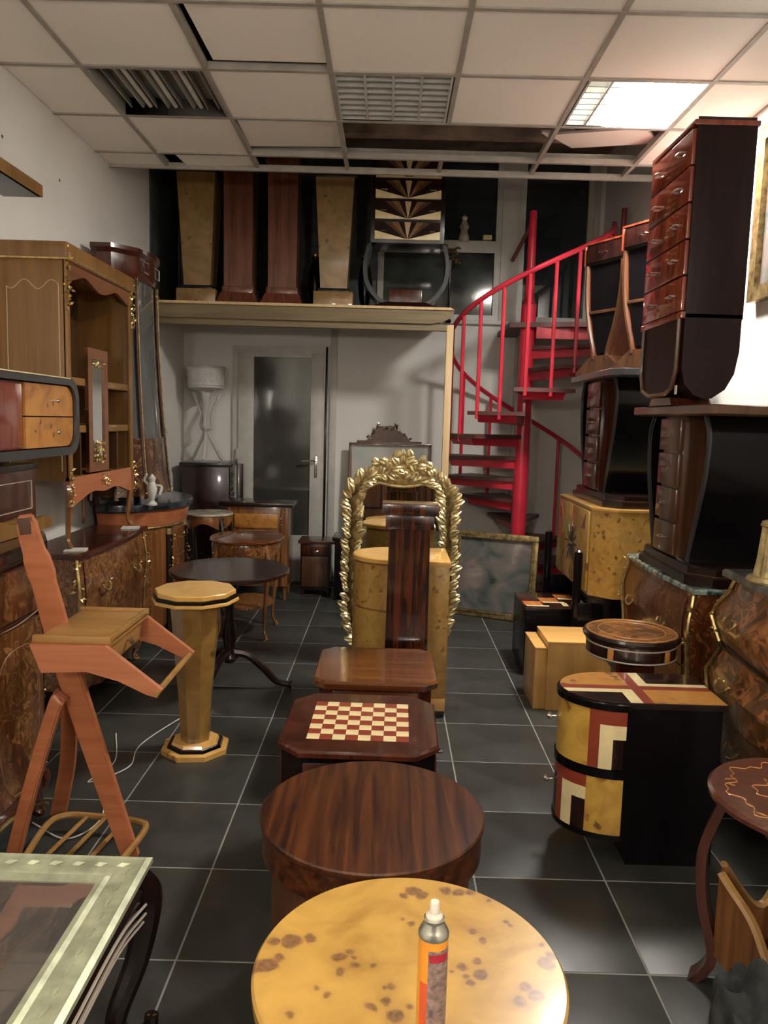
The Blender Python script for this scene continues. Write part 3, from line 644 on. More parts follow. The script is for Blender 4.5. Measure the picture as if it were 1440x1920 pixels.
def seg(lst, n):
    tot = [(lst[i], lst[i+1]) for i in range(len(lst)-1)]; Ls = [math.dist(a, c) for a, c in tot]; T = sum(Ls); out = []
    for k in range(n):
        d = T*(k+0.5)/n
        for (a, c), l_ in zip(tot, Ls):
            if d <= l_: f_ = d/l_; out.append(((a[0]+(c[0]-a[0])*f_, a[1]+(c[1]-a[1])*f_), math.atan2(c[0]-a[0], c[1]-a[1]))); break
            d -= l_
    return out
mid = [((a[0]*0.6+c[0]*0.4), (a[1]*0.6+c[1]*0.4)) for a, c in zip(O_, inn)]
for s in (1, -1):
    for k, ((x, z), a) in enumerate(seg(mid, 96)):
        o = obj('leaf', LEAF, 'gilt_pale', t, loc=(s*(x+(0.022 if k % 2 else -0.018)+rr.uniform(-0.008, 0.008)), -0.045-rr.uniform(0, 0.014), z-0.01))
        L_ = rr.uniform(0.046, 0.074); o.scale = (L_*1.15, L_*0.9, L_)
        o.rotation_euler = (rr.uniform(-0.3, 0.3), s*(a + (0.95 if k % 2 else -0.75)+rr.uniform(-0.3, 0.3)), rr.uniform(-0.4, 0.4))
for k in range(14):
    a = -1.5+3.0*k/13
    o = obj('leaf', LEAF, 'gilt_pale', t, loc=(0.12*math.sin(a)*1.3, -0.06, 1.235+0.035*math.cos(a)+(k % 3)*0.02)); L_ = 0.055+0.012*math.cos(a); o.scale = (L_*1.2, L_*0.8, L_); o.rotation_euler = (0.1, a*1.1+(0.9 if k % 2 else -0.6), 0)
for (x, z) in ((0, 1.32), (0.0, 1.285), (-0.02, 1.31), (0.02, 1.31), (-0.045, 1.285), (0.045, 1.285)):
    o = obj('leaf', LEAF, 'gilt_pale', t, loc=(x, -0.06, z)); o.scale = (0.055, 0.05, 0.055); o.rotation_euler = (0, x*30, 0)
# ================================================================== LEFT SIDE
def cabriole(bm, x, y, z0, z1, dx, dy, r=0.02, knee=0.03):
    """curved leg from (x,y,z1) to the floor, knee out along (dx,dy)"""
    pts = bez([(x, y, z1), (x+dx*knee, y+dy*knee, z1-(z1-z0)*0.18), (x+dx*knee*0.4, y+dy*knee*0.4, z0+(z1-z0)*0.45), (x-dx*knee*0.2, y-dy*knee*0.2, z0+(z1-z0)*0.15), (x+dx*knee*0.8, y+dy*knee*0.8, z0+0.006)], 5)
    tube(bm, [tuple(p) for p in pts], lambda u: r*(1.25-0.75*min(1, u*1.3)+(0.25 if u > 0.93 else 0)), 8)
    return [tuple(p) for p in pts]
def interp(tab, u):
    for (a, va), (b_, vb) in zip(tab[:-1], tab[1:]):
        if u <= b_:
            f = (u-a)/(b_-a); f = f*f*(3-2*f) if True else f
            return va+(vb-va)*f
    return tab[-1][1]
def bombe(name, label, cat, loc, rot, w_, d_, h_, prof, side, mats, rows, cols=1, legh=0.16, topth=0.03, seed=1, serp=0.5, handle_kind='drop', over=0.03, group=None, ledge=None):
    """bombe commode: front to -y. mats = body, front, top, gilt"""
    t = thing(name, label, cat, loc, rot, group)
    body_m, front_m, top_m, gm = mats
    z0, z1 = legh, h_-topth
    NU = 22
    def pt(u, z, off=0.0):
        zz = (z-z0)/(z1-z0); B = interp(prof, max(0, min(1, zz))); sd = side*B
        x = (-1+2*u)*(w_/2 + sd + off)
        y = -d_/2 + 0.05 - B*(1-serp*(1-math.cos(2*PI*(u-0.5)))/2) - off
        return (x, y, z)
    def outline(z, off=0.0, back=True):
        f = [pt(i/NU, z, off) for i in range(NU+1)]
        zz = (z-z0)/(z1-z0); B = interp(prof, max(0, min(1, zz))); sd = side*B
        return f + [(w_/2+off*0.3+sd*0.2, d_/2, z), (-w_/2-off*0.3-sd*0.2, d_/2, z)]
    zs = [z0+(z1-z0)*k/16 for k in range(17)]
    b = BM(); loft(b, [outline(z) for z in zs]); obj('body', b, body_m, t)
    # top
    def topo(z, off): return [(x, y, z) for x, y, _ in [pt(i/NU, z1, off+over) for i in range(NU+1)]] + [(w_/2+over+off, d_/2, z), (-w_/2-over-off, d_/2, z)]
    b = BM(); loft(b, [topo(z1, -0.012), topo(z1+0.006, 0.0), (topo(h_-0.008, 0.0)), topo(h_, -0.008)]); obj('top', b, top_m, t)
    m_ = 0.07
    for r_ in range(rows):
        za = z0+0.035+(z1-z0-0.05)*r_/rows; zb = z0+0.035+(z1-z0-0.05)*(r_+1)/rows-0.010
        for c_ in range(cols):
            ua = m_+(1-2*m_)*c_/cols+0.006; ub = m_+(1-2*m_)*(c_+1)/cols-0.006
            rings = []
            for k in range(5):
                z = za+(zb-za)*k/4; us = [ua+(ub-ua)*i/14 for i in range(15)]
                rings.append([pt(u, z, 0.006) for u in us]+[pt(u, z, -0.004) for u in reversed(us)])
            b = BM(); loft(b, rings); dd = obj('drawer', b, front_m, t)
            zc_ = (za+zb)/2
            for uu in ((ua+(ub-ua)*0.22, ua+(ub-ua)*0.78) if cols == 1 else ((ua+ub)/2,)):
                p = Vector(pt(uu, zc_, 0.012)); hb = BM()
                tube(hb, bez([p+Vector((-0.05, 0, 0.012)), p+Vector((-0.04, -0.014, -0.012)), p+Vector((0, -0.018, -0.026)), p+Vector((0.04, -0.014, -0.012)), p+Vector((0.05, 0, 0.012))], 4), 0.005, 6)
                mounts(hb, [p+Vector((-0.05, -0.004, 0.014)), p+Vector((0.05, -0.004, 0.014)), p+Vector((0, -0.004, 0.01))], 0.024, seed+r_)
                obj('handle', hb, gm, dd)
    if ledge:
        b = BM(); rings = []
        for dz, off in ((-0.014, 0.004), (-0.008, 0.018), (0.008, 0.018), (0.014, 0.004)): rings.append(outline(z0+(z1-z0)*ledge+dz, off))
        loft(b, rings); obj('moulding', b, 'dark_lacquer', t)
    # apron
    b = BM(); ap = []
    for i in range(NU+1):
        u = i/NU; ap.append((u, z0-0.02-0.035*abs(math.cos(3*PI*u))))
    rings = [[pt(u, z0, 0.002)[:2]+(z0+0.002,), pt(u, z0, 0.002)[:2]+(zz_,), pt(u, z0, -0.016)[:2]+(zz_,), pt(u, z0, -0.016)[:2]+(z0+0.002,)] for u, zz_ in ap]
    loft(b, rings); obj('apron', b, front_m, t)
    # legs and corner mounts
    for u, dx in ((0.0, -1), (1.0, 1)):
        p = pt(u, z0, -0.015); b = BM()
        pts = cabriole(b, p[0]-dx*0.012, p[1]+0.012, 0, z0+0.03, dx*0.7, -0.7, 0.024, 0.03); lg = obj('leg', b, body_m, t)
        b = BM(); mounts(b, [pts[-1], (pts[-1][0], pts[-1][1], 0.03), pts[-4]], 0.03, seed+7); obj('sabot', b, gm, lg)
        b = BM(); box(b, dx*(w_/2-0.03)-0.02, dx*(w_/2-0.03)+0.02, d_/2-0.045, d_/2-0.005, 0, z0+0.01, 0.003); obj('leg', b, body_m, t)
        b = BM(); path = [pt(u, z1-(z1-z0)*q/14, 0.008) for q in range(15)]
        tube(b, path, 0.008, 6); mounts(b, path[:5], 0.042, seed+3, 3); mounts(b, path[5:], 0.018, seed+5, 2); obj('corner_mount', b, gm, t)
    return t
flat = [(0, 0.03), (0.35, 0.05), (0.7, 0.085), (1, 0.06)]

# marquetry commode against the left wall
bombe('commode', 'marquetry commode with a dark polished top and gilt corner mounts under the tall honey cabinet', 'commode', (-1.665, 4.22, 0), PI/2, 0.98, 0.32, 0.85, [(0, 0.03), (0.4, 0.06), (0.75, 0.09), (1, 0.06)], 0.25, ('marq_brown', 'marq_brown', 'mahogany', 'gilt'), 2, 1, 0.14, 0.03, 3)
for k, (y, lab) in enumerate(((3.80, 'folded white paper pad under the front leg of the honey cabinet'), (4.62, 'white paper pad under the far leg of the honey cabinet'))):
    o = obj('paper_pad', box(BM(), -0.05, 0.05, -0.05, 0.05, 0.851, 0.858), 'paper', None, loc=(-1.56, y, 0), rotz=0.2); tag(o, lab, 'paper pad', 'paper pads under the cabinet legs')

# honey armoire on cabriole legs, standing on the commode
t = thing('display_cabinet', 'tall open honey wood cabinet with gilt mounts standing on the marquetry commode', 'cabinet', (-1.70, 4.255, 0.858), PI/2)
W2 = 0.475; Z0, Z1 = 0.34, 1.49; DF = -0.12; DB = 0.205
for s, nm in ((-1, 'side_panel'), (1, 'side_panel')):
    x0, x1 = sorted((s*W2, s*(W2-0.02))); bx(nm, 'honey', t, x0, x1, DF, DB, Z0, Z1-0.04)
    b = BM(); xs = s*W2
    pts_ = [(DF+0.03+0.25*i/40, Z1-0.20+0.022*math.sin(i*0.30)) for i in range(41)]
    tube(b, [(xs+s*0.002, y, z) for y, z in pts_]+[(xs+s*0.002, DB-0.04, Z0+0.05)], 0.003, 4); tube(b, [(xs+s*0.002, DF+0.03, Z1-0.2), (xs+s*0.002, DF+0.03, Z0+0.05)], 0.003, 4)
    obj('inlay_line', b, 'beige_edge', t)
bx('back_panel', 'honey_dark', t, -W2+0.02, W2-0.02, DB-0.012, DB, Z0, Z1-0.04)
bx('floor_board', 'honey', t, -W2+0.02, W2-0.02, DF, DB-0.012, Z0, Z0+0.02)
b = BM(); box(b, -W2-0.02, W2+0.02, DF-0.02, DB, Z1-0.075, Z1, 0.006); obj('cornice', b, 'honey', t)
b = BM(); box(b, -W2-0.022, W2+0.022, DF-0.024, DB, Z1-0.083, Z1-0.075); obj('cornice_line', b, 'gilt', t)
b = BM(); prof = [(-W2+0.02, Z1-0.075)]+[(-W2+0.02+(2*W2-0.04)*i/24, Z1-0.125-0.045*abs(math.cos(PI*i/12))**1.5) for i in range(25)]+[(W2-0.02, Z1-0.075)]
prism(b, prof, DF-0.002, DF+0.016, 'y'); obj('valance', b, 'brown_honey', t)
for s in (-1, 1):
    x0, x1 = sorted((s*W2, s*(W2-0.045))); bx('stile', 'honey', t, x0, x1, DF-0.006, DF+0.012, Z0, Z1-0.075)
    b = BM(); mounts(b, line((s*(W2-0.01), DF-0.012, Z1-0.02), (s*(W2-0.01), DF-0.012, Z1-0.30), 16), 0.035, 11+s, 3); obj('corner_mount', b, 'gilt', t)
    b = BM(); mounts(b, line((s*(W2-0.01), DF-0.012, Z0+0.05), (s*(W2-0.005), DF-0.014, Z0-0.12), 8), 0.032, 21+s, 3); obj('corner_mount', b, 'gilt', t)
for z in (0.84, 0.60): bx('shelf', 'honey', t, -W2+0.02, W2-0.02, DF+0.01, DB-0.012, z-0.02, z+0.018)
for s in (-1, 1):
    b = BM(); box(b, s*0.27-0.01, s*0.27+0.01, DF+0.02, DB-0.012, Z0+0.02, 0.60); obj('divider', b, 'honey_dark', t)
d = obj('door', frame_bm(-0.22, 0.06, 0.37, 1.02, 0.055, DF-0.006, DF+0.014), 'brown_honey', t, label='narrow centre door framing a mirror')
bx('mirror_plate', 'mirror_glass', d, -0.165, 0.005, DF+0.002, DF+0.006, 0.42, 0.97, 0)
b = BM(); mounts(b, [(-0.08+0.03*math.cos(a), DF-0.01, 0.94+0.012*math.sin(a)) for a in [i*0.7 for i in range(9)]], 0.03, 31, 2); mounts(b, [(-0.08+random.Random(i).uniform(-0.06, 0.06), DF-0.01, 0.42+random.Random(i+50).uniform(0, 0.11)) for i in range(26)], 0.032, 33, 2); obj('gilt_bouquet', b, 'gilt', d)
b = BM(); prof = [(-W2, Z0+0.02)]+[(-W2+(2*W2)*i/20, Z0-0.055-0.07*abs(math.cos(PI*i/20))**3+0.03*math.sin(PI*i/20)**8*-1) for i in range(21)]+[(W2, Z0+0.02)]
prism(b, prof, DF-0.004, DF+0.014, 'y'); obj('apron', b, 'orange_wood', t)
b = BM(); mounts(b, [(random.Random(i).uniform(-0.07, 0.07), DF-0.01, Z0-0.03+random.Random(i+9).uniform(-0.03, 0.03)) for i in range(14)], 0.03, 41); obj('apron_mount', b, 'gilt', t)
for s in (-1, 1):
    b = BM(); cabriole(b, s*(W2-0.03), DF+0.02, 0, Z0+0.01, s*0.5, -0.5, 0.022, 0.03); obj('leg', b, 'satin_brown', t)
    b = BM(); cabriole(b, s*(W2-0.03), DB-0.03, 0, Z0+0.01, s*0.5, 0.1, 0.018, 0.02); obj('leg', b, 'satin_brown', t)

# demilune commode
t = thing('demilune_commode', 'half round walnut commode with black marble top and gilt pilasters beside the left wall', 'commode', (-1.825, 5.32, 0), PI/2)
def half(rx, ry, z, n=25, bow=1.0): return [(rx*math.cos(PI+PI*i/(n-1)), ry*math.sin(PI+PI*i/(n-1))*bow, z) for i in range(n)]
b = BM(); loft(b, [half(0.48, 0.36, 0.10), half(0.50, 0.38, 0.14), half(0.50, 0.38, 0.80)]); obj('body', b, 'satin_brown', t)
b = BM(); loft(b, [half(0.50, 0.38, 0.80), half(0.52, 0.40, 0.815), half(0.545, 0.42, 0.90), half(0.55, 0.425, 0.915)]); obj('frieze', b, 'orange_wood', t, label='glossy orange brown frieze')
b = BM(); loft(b, [half(0.555, 0.43, 0.915), half(0.565, 0.45, 0.925), half(0.565, 0.45, 0.955), half(0.565, 0.44, 0.965)]); obj('marble_top', b, 'black_marble', t)
b = BM(); loft(b, [half(0.512, 0.392, 0.797), half(0.516, 0.396, 0.803), half(0.512, 0.392, 0.809)]); obj('gilt_line', b, 'gilt', t)
for k, a0 in enumerate((205, 262, 318)):
    a0, a1 = math.radians(a0), math.radians(a0+22 if k != 1 else a0+22)
    def arc(rr_, z, n=8): return [(0.50*rr_*math.cos(a0+(a1-a0)*i/(n-1)), 0.38*rr_*math.sin(a0+(a1-a0)*i/(n-1)), z) for i in range(n)]
    for z0_, z1_ in ((0.60, 0.77), (0.18, 0.58)):
        b = BM(); loft(b, [arc(1.015, z0_)+list(reversed(arc(0.99, z0_))), arc(1.015, z1_)+list(reversed(arc(0.99, z1_)))]); dd = obj('door' if z0_ < 0.5 else 'drawer', b, 'marq_brown', t)
        if z0_ > 0.5:
            am = (a0+a1)/2; b = BM(); mounts(b, [(0.51*math.cos(a), 0.388*math.sin(a), 0.70) for a in (am-0.1, am, am+0.1)], 0.035, k); obj('handle', b, 'gilt', dd)
for a in (196, 247, 300, 346):
    a = math.radians(a); x, y = 0.505*math.cos(a), 0.385*math.sin(a)
    b = BM(); tube(b, [(x, y, 0.06), (x, y, 0.79)], 0.026, 10); pl_ = obj('pilaster', b, 'dark_lacquer', t)
    b = BM(); mounts(b, line((x, y-0.022, 0.77), (x, y-0.022, 0.5), 12), 0.035, int(a*10), 2); tube(b, [(x, y, 0.745), (x, y, 0.785)], 0.031, 10); obj('gilt_mount', b, 'gilt_dull', pl_)
    b = BM(); lathe(b, [(0.012, 0), (0.022, 0.03), (0.028, 0.07), (0.02, 0.1)], 10, x*0.96, y*0.96); obj('foot', b, 'dark_lacquer', t)
# figurine in front of vitrine glass
t = thing('figurine', 'white porcelain figurine on the black marble of the half round commode', 'figurine', (-1.50, 4.86, 0.966))
obj('body', lathe(BM(), [(0.03, 0), (0.032, 0.01), (0.014, 0.03), (0.028, 0.07), (0.034, 0.11), (0.018, 0.15), (0.024, 0.175), (0.004, 0.20)], 14), 'white_iron', t)
b = BM(); tube(b, bez([(0.02, 0, 0.13), (0.06, 0, 0.12), (0.05, -0.01, 0.07)], 4), 0.009, 6); tube(b, bez([(-0.02, 0, 0.13), (-0.05, 0, 0.16), (-0.03, -0.01, 0.20)], 4), 0.009, 6); obj('arms', b, 'white_iron', t)

# tall curved vitrine standing on the half-round commode
t = thing('vitrine', 'tall narrow dark vitrine with curved glass and gilt edges on the half round commode', 'display case', (-1.86, 5.20, 0.966), PI/2)
def vit(wf, df, z, n=11):
    """half plan: straight back, canted sides, bowed front"""
    return [(-wf, 0, z), (-wf, -df*0.45, z)] + [(-wf*0.62+2*wf*0.62*i/(n-1), -df*(0.86+0.14*math.sin(PI*i/(n-1))), z) for i in range(n)] + [(wf, -df*0.45, z), (wf, 0, z)]
def vw(z): u = z/1.6; return 0.34+0.09*(1-u)**2.2, 0.26+0.09*(1-u)**2.0
b = BM(); loft(b, [vit(0.33, 0.26, 1.42), vit(0.35, 0.27, 1.46), vit(0.35, 0.27, 1.56), vit(0.375, 0.29, 1.585), vit(0.375, 0.29, 1.61)]); obj('cornice', b, 'mahogany', t)
b = BM(); line_rect(b, -0.17, 0.17, 1.475, 1.545, -0.262, 0.003, 0.004); obj('inlay_line', b, 'pale_line', t)
b = BM(); line_rect(b, -0.10, 0.10, 1.475, 1.545, -0.262, 0.003, 0.004); b.transform(Matrix.Rotation(-1.15, 4, 'Z')); b.transform(Matrix.Translation((-0.05, 0.045, 0))); obj('inlay_line', b, 'pale_line', t)
w0, d0 = vw(0.0); w1, d1 = vw(0.42)
b = BM(); loft(b, [vit(*vw(0.0), 0.05), vit(*vw(0.1), 0.1), vit(*vw(0.25), 0.25), vit(*vw(0.42), 0.42)]); obj('lower_panel', b, 'marq_dark', t)
b = BM(); rings = [vit(vw(z)[0]-0.012, vw(z)[1]-0.012, z) for z in (0.42, 0.6, 0.8, 1.0, 1.2, 1.42)]
loft(b, rings, cap=False); obj('glass', b, 'dim_glass', t)
bx('back_panel', 'mahogany_dark', t, -0.33, 0.33, -0.012, 0.0, 0.42, 1.45)
for z in (0.78, 1.12): b = BM(); prism(b, [(x*0.93, y*0.93) for x, y, _ in vit(vw(z)[0]-0.02, vw(z)[1]-0.02, 0)], z, z+0.006, 'z'); obj('glass_shelf', b, 'clear_glass', t)
for idx in (0, 1, 2, 12, 13, 14):
    path = [vit(*vw(z), z)[idx] for z in [0.03+1.4*k/14 for k in range(15)]]
    b = BM(); tube(b, path, 0.012 if idx in (2, 12) else 0.014, 6); pl_ = obj('post', b, 'mahogany', t)
    if idx in (1, 2, 12, 13):
        b = BM(); tube(b, [(x, y-0.012, z) for x, y, z in path], 0.005, 6); mounts(b, [(path[-1][0], path[-1][1]-0.014, path[-1][2]-0.02*q) for q in range(5)], 0.03, idx, 2); mounts(b, [(path[4][0], path[4][1]-0.014, path[4][2]+0.02*q) for q in range(3)], 0.026, idx+3, 2); mounts(b, [(path[0][0], path[0][1]-0.014, path[0][2]+0.02*q) for q in range(3)], 0.03, idx+5, 2); obj('gilt_edge', b, 'gilt_dull', pl_)
for idx in (1, 13): pass
for s in (-1, 1):
    b = BM(); loft(b, [[(s*(w0-0.03)+dx, -0.02+dy, z) for dx, dy in ((-0.02, -0.02), (0.02, -0.02), (0.02, 0.02), (-0.02, 0.02))] for z in (0, 0.06)]); obj('foot', b, 'mahogany', t)

# black carved chest + white plant stand in the back left corner
t = thing('carved_chest', 'black carved chest below the white plant stand in the back left corner', 'chest', (-1.62, 6.93, 0), math.radians(4))
bx('body', 'mahogany_dark', t, -0.21, 0.20, -0.18, 0.20, 0.10, 1.10)
bx('top', 'dark_lacquer', t, -0.23, 0.22, -0.20, 0.22, 1.10, 1.135, 0.005)
b = BM(); rr2 = random.Random(8); mounts(b, [(0.205, rr2.uniform(-0.16, 0.18), rr2.uniform(0.2, 1.05)) for _ in range(60)], 0.04, 9); mounts(b, [(rr2.uniform(-0.19, 0.18), -0.185, rr2.uniform(0.15, 0.4)) for _ in range(20)], 0.04, 10); obj('carving', b, 'charcoal_edge', t)
for x in (-0.18, 0.17):
    for y in (-0.15, 0.17): bx('foot', 'dark_lacquer', t, x-0.025, x+0.025, y-0.025, y+0.025, 0, 0.10)
t = thing('plant_stand', 'white openwork plant stand on curved legs standing on the black carved chest', 'plant stand', (-1.645, 6.91, 1.150))
b = BM(); lathe(b, [(0.105, 0.62), (0.155, 0.64), (0.165, 0.80), (0.175, 0.815), (0.16, 0.82), (0.15, 0.80), (0.14, 0.65), (0.09, 0.63)], 28); lathe(b, [(0.155, 0.655), (0.165, 0.66), (0.16, 0.675)], 28); lathe(b, [(0.16, 0.80), (0.18, 0.815), (0.165, 0.83)], 28); obj('bowl', b, 'white_iron', t)
b = BM()
for k in range(18):
    a = 2*PI*k/18; mounts(b, [(0.163*math.cos(a), 0.163*math.sin(a), 0.70+0.03*q) for q in range(4)], 0.022, k, 1)
obj('bowl_relief', b, 'fixture_grey', t)
b = BM(); lathe(b, [(0.03, 0.26), (0.05, 0.28), (0.018, 0.31), (0.022, 0.45), (0.05, 0.60), (0.08, 0.625)], 16); obj('stem', b, 'white_iron', t)
for k in range(3):
    a = 2*PI*k/3+0.6; ca, sa = math.cos(a), math.sin(a)
    b = BM(); tube(b, bez([(0.14*ca, 0.14*sa, 0.60), (0.10*ca, 0.10*sa, 0.52), (0.05*ca, 0.05*sa, 0.40), (0.055*ca, 0.055*sa, 0.30), (0.02*ca, 0.02*sa, 0.25), (0.06*ca, 0.06*sa, 0.16), (0.13*ca, 0.13*sa, 0.03), (0.16*ca, 0.16*sa, 0.004)], 5), 0.015, 7); obj('leg', b, 'white_iron', t)
b = BM(); tube(b, [(0, 0, 0.005), (0, 0, 0.27)], 0.014, 8); obj('centre_rod', b, 'white_iron', t)
t = thing('dark_plank', 'thin dark plank leaning between the carved chest and the door', 'plank', (-1.34, 6.98, 0.9), math.radians(20))
b = BM(); box(b, -0.03, 0.02, 0, 0.02, -0.9, 0.22, 0.003); obj('panel', b, 'mahogany_dark', t)

# small round top table
def apron_table(name, label, cat, loc, rx, ry, h, top_m, ap_m, legm, rot=0, leg_in=0.86, shelf=None, ap=0.08, group=None, thk=0.022, lead=4, gm='gilt'):
    t = thing(name, label, cat, loc, rot, group)
    b = BM(); lathe(b, [(rx-0.012, h-thk), (rx, h-thk*0.6), (rx, h-0.005), (rx-0.006, h)], 40, sx=1, sy=ry/rx); obj('top', b, top_m, t)
    n = 40; b = BM(); rings = []
    for i in range(n+1):
        a = 2*PI*i/n; r = 0.93; lo = h-thk-ap*(0.75+0.25*math.cos(4*a+PI)); c, s_ = math.cos(a), math.sin(a)
        rings.append([(rx*r*c, ry*r*s_, h-thk), (rx*(r+0.02)*c, ry*(r+0.02)*s_, (h-thk+lo)/2), (rx*r*c, ry*r*s_, lo), (rx*(r-0.06)*c, ry*(r-0.06)*s_, lo), (rx*(r-0.06)*c, ry*(r-0.06)*s_, h-thk)])
    loft(b, rings, cap=False); obj('apron', b, ap_m, t)
    for k in range(lead):
        a = PI/4+2*PI*k/lead; c, s_ = math.cos(a), math.sin(a)
        b = BM(); pts = cabriole(b, rx*leg_in*c, ry*leg_in*s_, 0, h-thk-0.01, c, s_, 0.019, 0.035); lg = obj('leg', b, legm, t)
        if gm:
            b = BM(); mounts(b, [(p[0]+c*0.012, p[1]+s_*0.012, p[2]) for p in pts[1:6]]+pts[-2:], 0.026, k, 2); obj('gilt_mount', b, gm, lg)
    if shelf:
        b = BM(); prism(b, ellipse(rx*0.72, ry*0.72, 24), shelf, shelf+0.015, 'z'); obj('lower_shelf', b, ap_m, t)
    return t
apron_table('side_table', 'small round side table with a pale top beside the half round commode', 'side table', (-1.39, 5.93, 0), 0.19, 0.19, 0.80, 'cream_top', 'satin_brown', 'dark_lacquer', ap=0.10)
apron_table('side_table', 'oval side table with a polished brown top and scalloped inlaid apron', 'side table', (-0.99, 5.40, 0), 0.26, 0.33, 0.70, 'rosewood_x', 'marq_brown', 'satin_brown', shelf=0.22, ap=0.11, thk=0.02)
# small side chest near door
t = thing('side_chest', 'small inlaid walnut chest with a dark glossy top standing before the glazed door', 'chest', (-1.10, 6.55, 0), 0)
bx('body', 'satin_brown', t, -0.27, 0.27, -0.16, 0.16, 0.12, 0.80)
bx('top', 'mahogany_dark', t, -0.31, 0.31, -0.19, 0.17, 0.80, 0.835, 0.006)
for k, z in enumerate((0.68, 0.50, 0.32)):
    d = bx('drawer', 'burl_orange' if k == 0 else 'marq_brown', t, -0.18, 0.18, -0.172, -0.158, z-0.06, z+0.08-(0.02), 0.003); b = BM(); mounts(b, [(x, -0.178, z+0.01) for x in (-0.06, 0, 0.06)], 0.022, k, 2); obj('handle', b, 'gilt', d)
for s in (-1, 1):
    b = BM(); tube(b, [(s*0.225, -0.165, 0.13), (s*0.225, -0.165, 0.79)], 0.02, 8); obj('pilaster', b, 'satin_brown', t)
    b = BM(); mounts(b, line((s*0.225, -0.188, 0.77), (s*0.225, -0.188, 0.66), 6), 0.03, 60+s, 2); obj('gilt_mount', b, 'gilt_dull', t)
    for y in (-0.13, 0.13): b = BM(); tube(b, [(s*0.24, y, 0.0), (s*0.24, y, 0.13)], lambda u: 0.012+0.012*u, 8); obj('foot', b, 'satin_brown', t)
# nightstand
t = thing('nightstand', 'dark nightstand with a small drawer in front of the white door frame', 'nightstand', (-0.62, 6.75, 0), 0)
bx('body', 'mahogany_dark', t, -0.13, 0.13, -0.12, 0.13, 0.05, 0.46); bx('top', 'mahogany', t, -0.15, 0.17, -0.14, 0.15, 0.46, 0.485, 0.004)
d = bx('drawer', 'mahogany', t, -0.115, 0.115, -0.132, -0.118, 0.36, 0.445); b = BM(); tube(b, bez([(-0.025, -0.134, 0.40), (0, -0.145, 0.39), (0.025, -0.134, 0.40)], 3), 0.003, 5); obj('handle', b, 'chrome', d)
d = bx('door', 'brown_wood', t, -0.115, 0.115, -0.132, -0.118, 0.08, 0.345)
for x in (-0.11, 0.11):
    for y in (-0.1, 0.11): bx('foot', 'mahogany_dark', t, x-0.015, x+0.015, y-0.015, y+0.015, 0, 0.05)
t = thing('nightstand', 'black low stand half hidden behind the gilt mirror', 'nightstand', (-0.33, 6.60, 0), 0)
bx('body', 'black_lacquer', t, -0.11, 0.12, -0.15, 0.15, 0.04, 0.52); bx('top', 'dark_lacquer', t, -0.13, 0.14, -0.17, 0.17, 0.52, 0.55, 0.004)
for x in (-0.1, 0.11):
    for y in (-0.12, 0.12): bx('foot', 'black_lacquer', t, x-0.015, x+0.015, y-0.015, y+0.015, 0, 0.04)

# dark tilt-top table on a tripod
t = thing('tripod_table', 'large dark polished round table on a tripod foot behind the decagonal burl pedestal', 'table', (-0.87, 4.22, 0))
b = BM(); n = 64; rings = []
for z, dr_ in ((0.672, -0.014), (0.68, 0.0), (0.694, 0.0), (0.70, -0.008)):
    rings.append([((0.325+dr_+0.008*abs(math.cos(4*2*PI*i/n)))*math.cos(2*PI*i/n), (0.345+dr_+0.008*abs(math.cos(4*2*PI*i/n)))*math.sin(2*PI*i/n), z) for i in range(n)])
loft(b, rings); obj('top', b, 'mahogany_dark', t)
b = BM(); lathe(b, [(0.03, 0.16), (0.05, 0.19), (0.03, 0.24), (0.045, 0.32), (0.022, 0.42), (0.028, 0.55), (0.06, 0.62), (0.07, 0.672)], 18); obj('column', b, 'dark_lacquer', t)
for a in (0.15, 0.15+2.1, 0.15+4.2):
    c, s_ = math.cos(a), math.sin(a)
    b = BM(); tube(b, bez([(0.02*c, 0.02*s_, 0.22), (0.10*c, 0.10*s_, 0.20), (0.19*c, 0.19*s_, 0.12), (0.26*c, 0.26*s_, 0.045), (0.33*c, 0.33*s_, 0.022), (0.35*c, 0.35*s_, 0.02)], 6), lambda u: 0.026-0.010*u+(0.008 if u > 0.85 else 0), 8); obj('leg', b, 'dark_lacquer', t)

# decagonal burl pedestal
t = thing('pedestal', 'burl pedestal with a ten sided black banded top and octagonal foot', 'pedestal', (-0.862, 3.42, 0), 0.1)
b = BM(); lathe(b, [(0.178, 0.738), (0.182, 0.742), (0.182, 0.758), (0.178, 0.762)], 10); obj('top', b, 'burl_bright', t)
b = BM(); lathe(b, [(0.186, 0.722), (0.19, 0.724), (0.188, 0.738), (0.17, 0.739)], 10); obj('black_band', b, 'black_lacquer', t)
b = BM(); lathe(b, [(0.182, 0.706), (0.196, 0.710), (0.196, 0.720), (0.188, 0.724)], 10); obj('lower_edge', b, 'burl_bright', t)
b = BM(); lathe(b, [(0.068, 0.05), (0.078, 0.25), (0.115, 0.706)], 8, rot=PI/8); obj('shaft', b, 'burl_olive', t)
b = BM(); lathe(b, [(0.158, 0.0), (0.158, 0.022), (0.150, 0.026)], 8, rot=PI/8); obj('foot_plate', b, 'burl_bright', t)
b = BM(); lathe(b, [(0.132, 0.026), (0.128, 0.040)], 8, rot=PI/8); obj('black_band', b, 'black_lacquer', t)
b = BM(); lathe(b, [(0.112, 0.040), (0.106, 0.052)], 8, rot=PI/8); obj('upper_plate', b, 'burl_bright', t)

